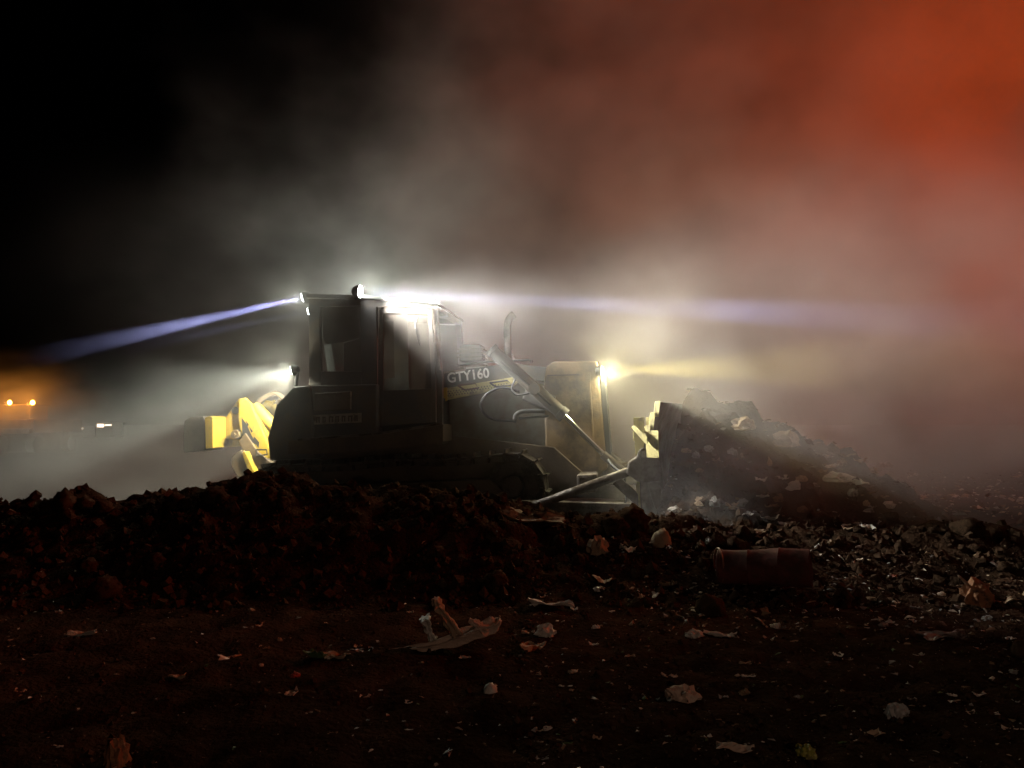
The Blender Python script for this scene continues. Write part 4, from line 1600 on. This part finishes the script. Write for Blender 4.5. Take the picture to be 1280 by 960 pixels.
fbox('chassis', -14, 524, 42, 541, 0.0, 4.5, YELD)
fc = fbox('cab', -8, 507, 28, 524, 0.6, 2.2, CABM)
fbox('windscreen', -4, 510, 24, 521, 0.57, 0.60, GLASS, fc, 0)
fbox('cab_roof', -10, 505, 30, 507, 0.5, 2.3, YELD)
fbox('bumper', -12, 536, 40, 542, -0.25, 0.0, STEEL)
for q in (-8, 36):
    for dd in (0.5, 3.6):
        bm = bmesh.new()
        v_ = fp(q, 541)
        bmesh.ops.create_cone(bm, cap_ends=True, segments=20, radius1=0.45, radius2=0.45, depth=0.4, matrix=Matrix.Translation((v_.x, dd, 0.43)) @ Matrix.Rotation(R(90), 4, 'Y'))
        link('wheel', bm, BODY, far)
AMB = emit('amber_lens', (1.0, 0.42, 0.06), 90)
for q in (5, 34):
    v_ = fp(q, 503)
    bm = bmesh.new()
    add_tube(bm, [v_ + Vector((0, 0.55, 0)), v_ + Vector((0, 0.45, 0))], [0.08, 0.13], 14)
    hl = link('amber_lamp', bm, BLACK, far)
    bm = bmesh.new()
    add_tube(bm, [v_ + Vector((0, 0.447, 0)), v_ + Vector((0, 0.42, 0))], [0.12, 0.08], 14)
    link('lens', bm, AMB, hl)
    l = bpy.data.lights.new('amber_lamp_light', 'POINT')
    l.energy = 110
    l.color = (1.0, 0.36, 0.05)
    l.shadow_soft_size = 0.1
    lo = bpy.data.objects.new('amber_lamp_light', l)
    COL.objects.link(lo)
    lo.parent = hl
    lo.location = v_ + Vector((0, 0.25, 0))
bm = bmesh.new()
bmesh.ops.create_icosphere(bm, subdivisions=3, radius=1.0)
HZ = bpy.data.materials.new('distant_dust')
HZ.use_nodes = True
t = HZ.node_tree
t.nodes.clear()
N, LK = t.nodes.new, t.links.new
tc = N('ShaderNodeTexCoord')
ln = N('ShaderNodeVectorMath')
ln.operation = 'LENGTH'
LK(tc.outputs['Object'], ln.inputs[0])
hn = N('ShaderNodeTexNoise')
hn.inputs['Scale'].default_value = 2.2
hn.inputs['Detail'].default_value = 3
LK(tc.outputs['Object'], hn.inputs['Vector'])
hd = math_('MULTIPLY', math_('SUBTRACT', 1.0, ss(ln.outputs['Value'], 0.1, 0.98)), math_('MULTIPLY', ss(hn.outputs['Fac'], 0.3, 0.7), 0.32))
ho = N('ShaderNodeOutputMaterial')
hv = N('ShaderNodeVolumePrincipled')
hv.inputs['Color'].default_value = (0.9, 0.85, 0.8, 1)
LK(hd, hv.inputs['Density'])
LK(hv.outputs[0], ho.inputs['Volume'])
o = link('smoke', bm, HZ)
o.location = (-25.6, 39.6, 2.2)
o.scale = (6.5, 5.0, 3.6)
tag(o, 'thin dust glowing amber round the distant machine', 'smoke', kind='stuff')

CY = 85.0
WARM = emit('lit_window', (1.0, 0.76, 0.55), 4.0)
for px0, px1, py, hp, lb in ((84, 104, 536, 4, 'low distant cabin with a thin lit edge, left of the other'), (120, 140, 534, 6, 'distant cabin with a bright lit front, right of the other')):
    a_, c_ = at(px0, py + 1, CY), at(px1, py + 1, CY)
    gx = (a_.x + c_.x) / 2
    zb_ = hgt(gx, CY)
    cb = empty('site_cabin', lb, 'cabin', (gx, CY, zb_))
    wd = c_.x - a_.x
    zt_ = at(px0, py - hp, CY).z - zb_
    bm = bmesh.new()
    add_box(bm, (0, 1.2, zt_ / 2), (wd, 2.4, zt_), 0.03)
    link('wall', bm, GREY, cb)
    bm = bmesh.new()
    add_box(bm, (0, 1.2, zt_ + 0.05), (wd + 0.3, 2.7, 0.1), 0.02)
    link('roof', bm, STEEL, cb)
    bm = bmesh.new()
    if px0 < 100:
        add_box(bm, (0.15, -0.02, zt_ - 0.32), (wd * 0.8, 0.04, 0.14))
    else:
        add_box(bm, (-wd * 0.22, -0.02, zt_ - 0.35), (wd * 0.4, 0.04, 0.36))
    link('window', bm, WARM, cb)
    if px0 > 100:
        bm = bmesh.new()
        add_box(bm, (wd * 0.26, -0.02, zt_ - 0.30), (wd * 0.4, 0.04, 0.13))
        link('window', bm, WARM, cb)
v_ = at(80, 527, CY - 3)
zb_ = hgt(v_.x, CY - 3)
lp = empty('street_lamp', 'tiny white lamp on a post among the distant cabins', 'lamp', (v_.x, CY - 3, zb_))
bm = bmesh.new()
add_tube(bm, [(0, 0, 0), (0, 0, v_.z - zb_ - 0.1)], 0.05, 8)
link('post', bm, STEEL, lp)
bm = bmesh.new()
add_tube(bm, [(0, 0, v_.z - zb_ - 0.14), (0, 0, v_.z - zb_), (0, 0, v_.z - zb_ + 0.14)], [0.1, 0.16, 0.06], 10)
link('lamp_head', bm, emit('white_lamp', (1, 0.9, 0.75), 40), lp)
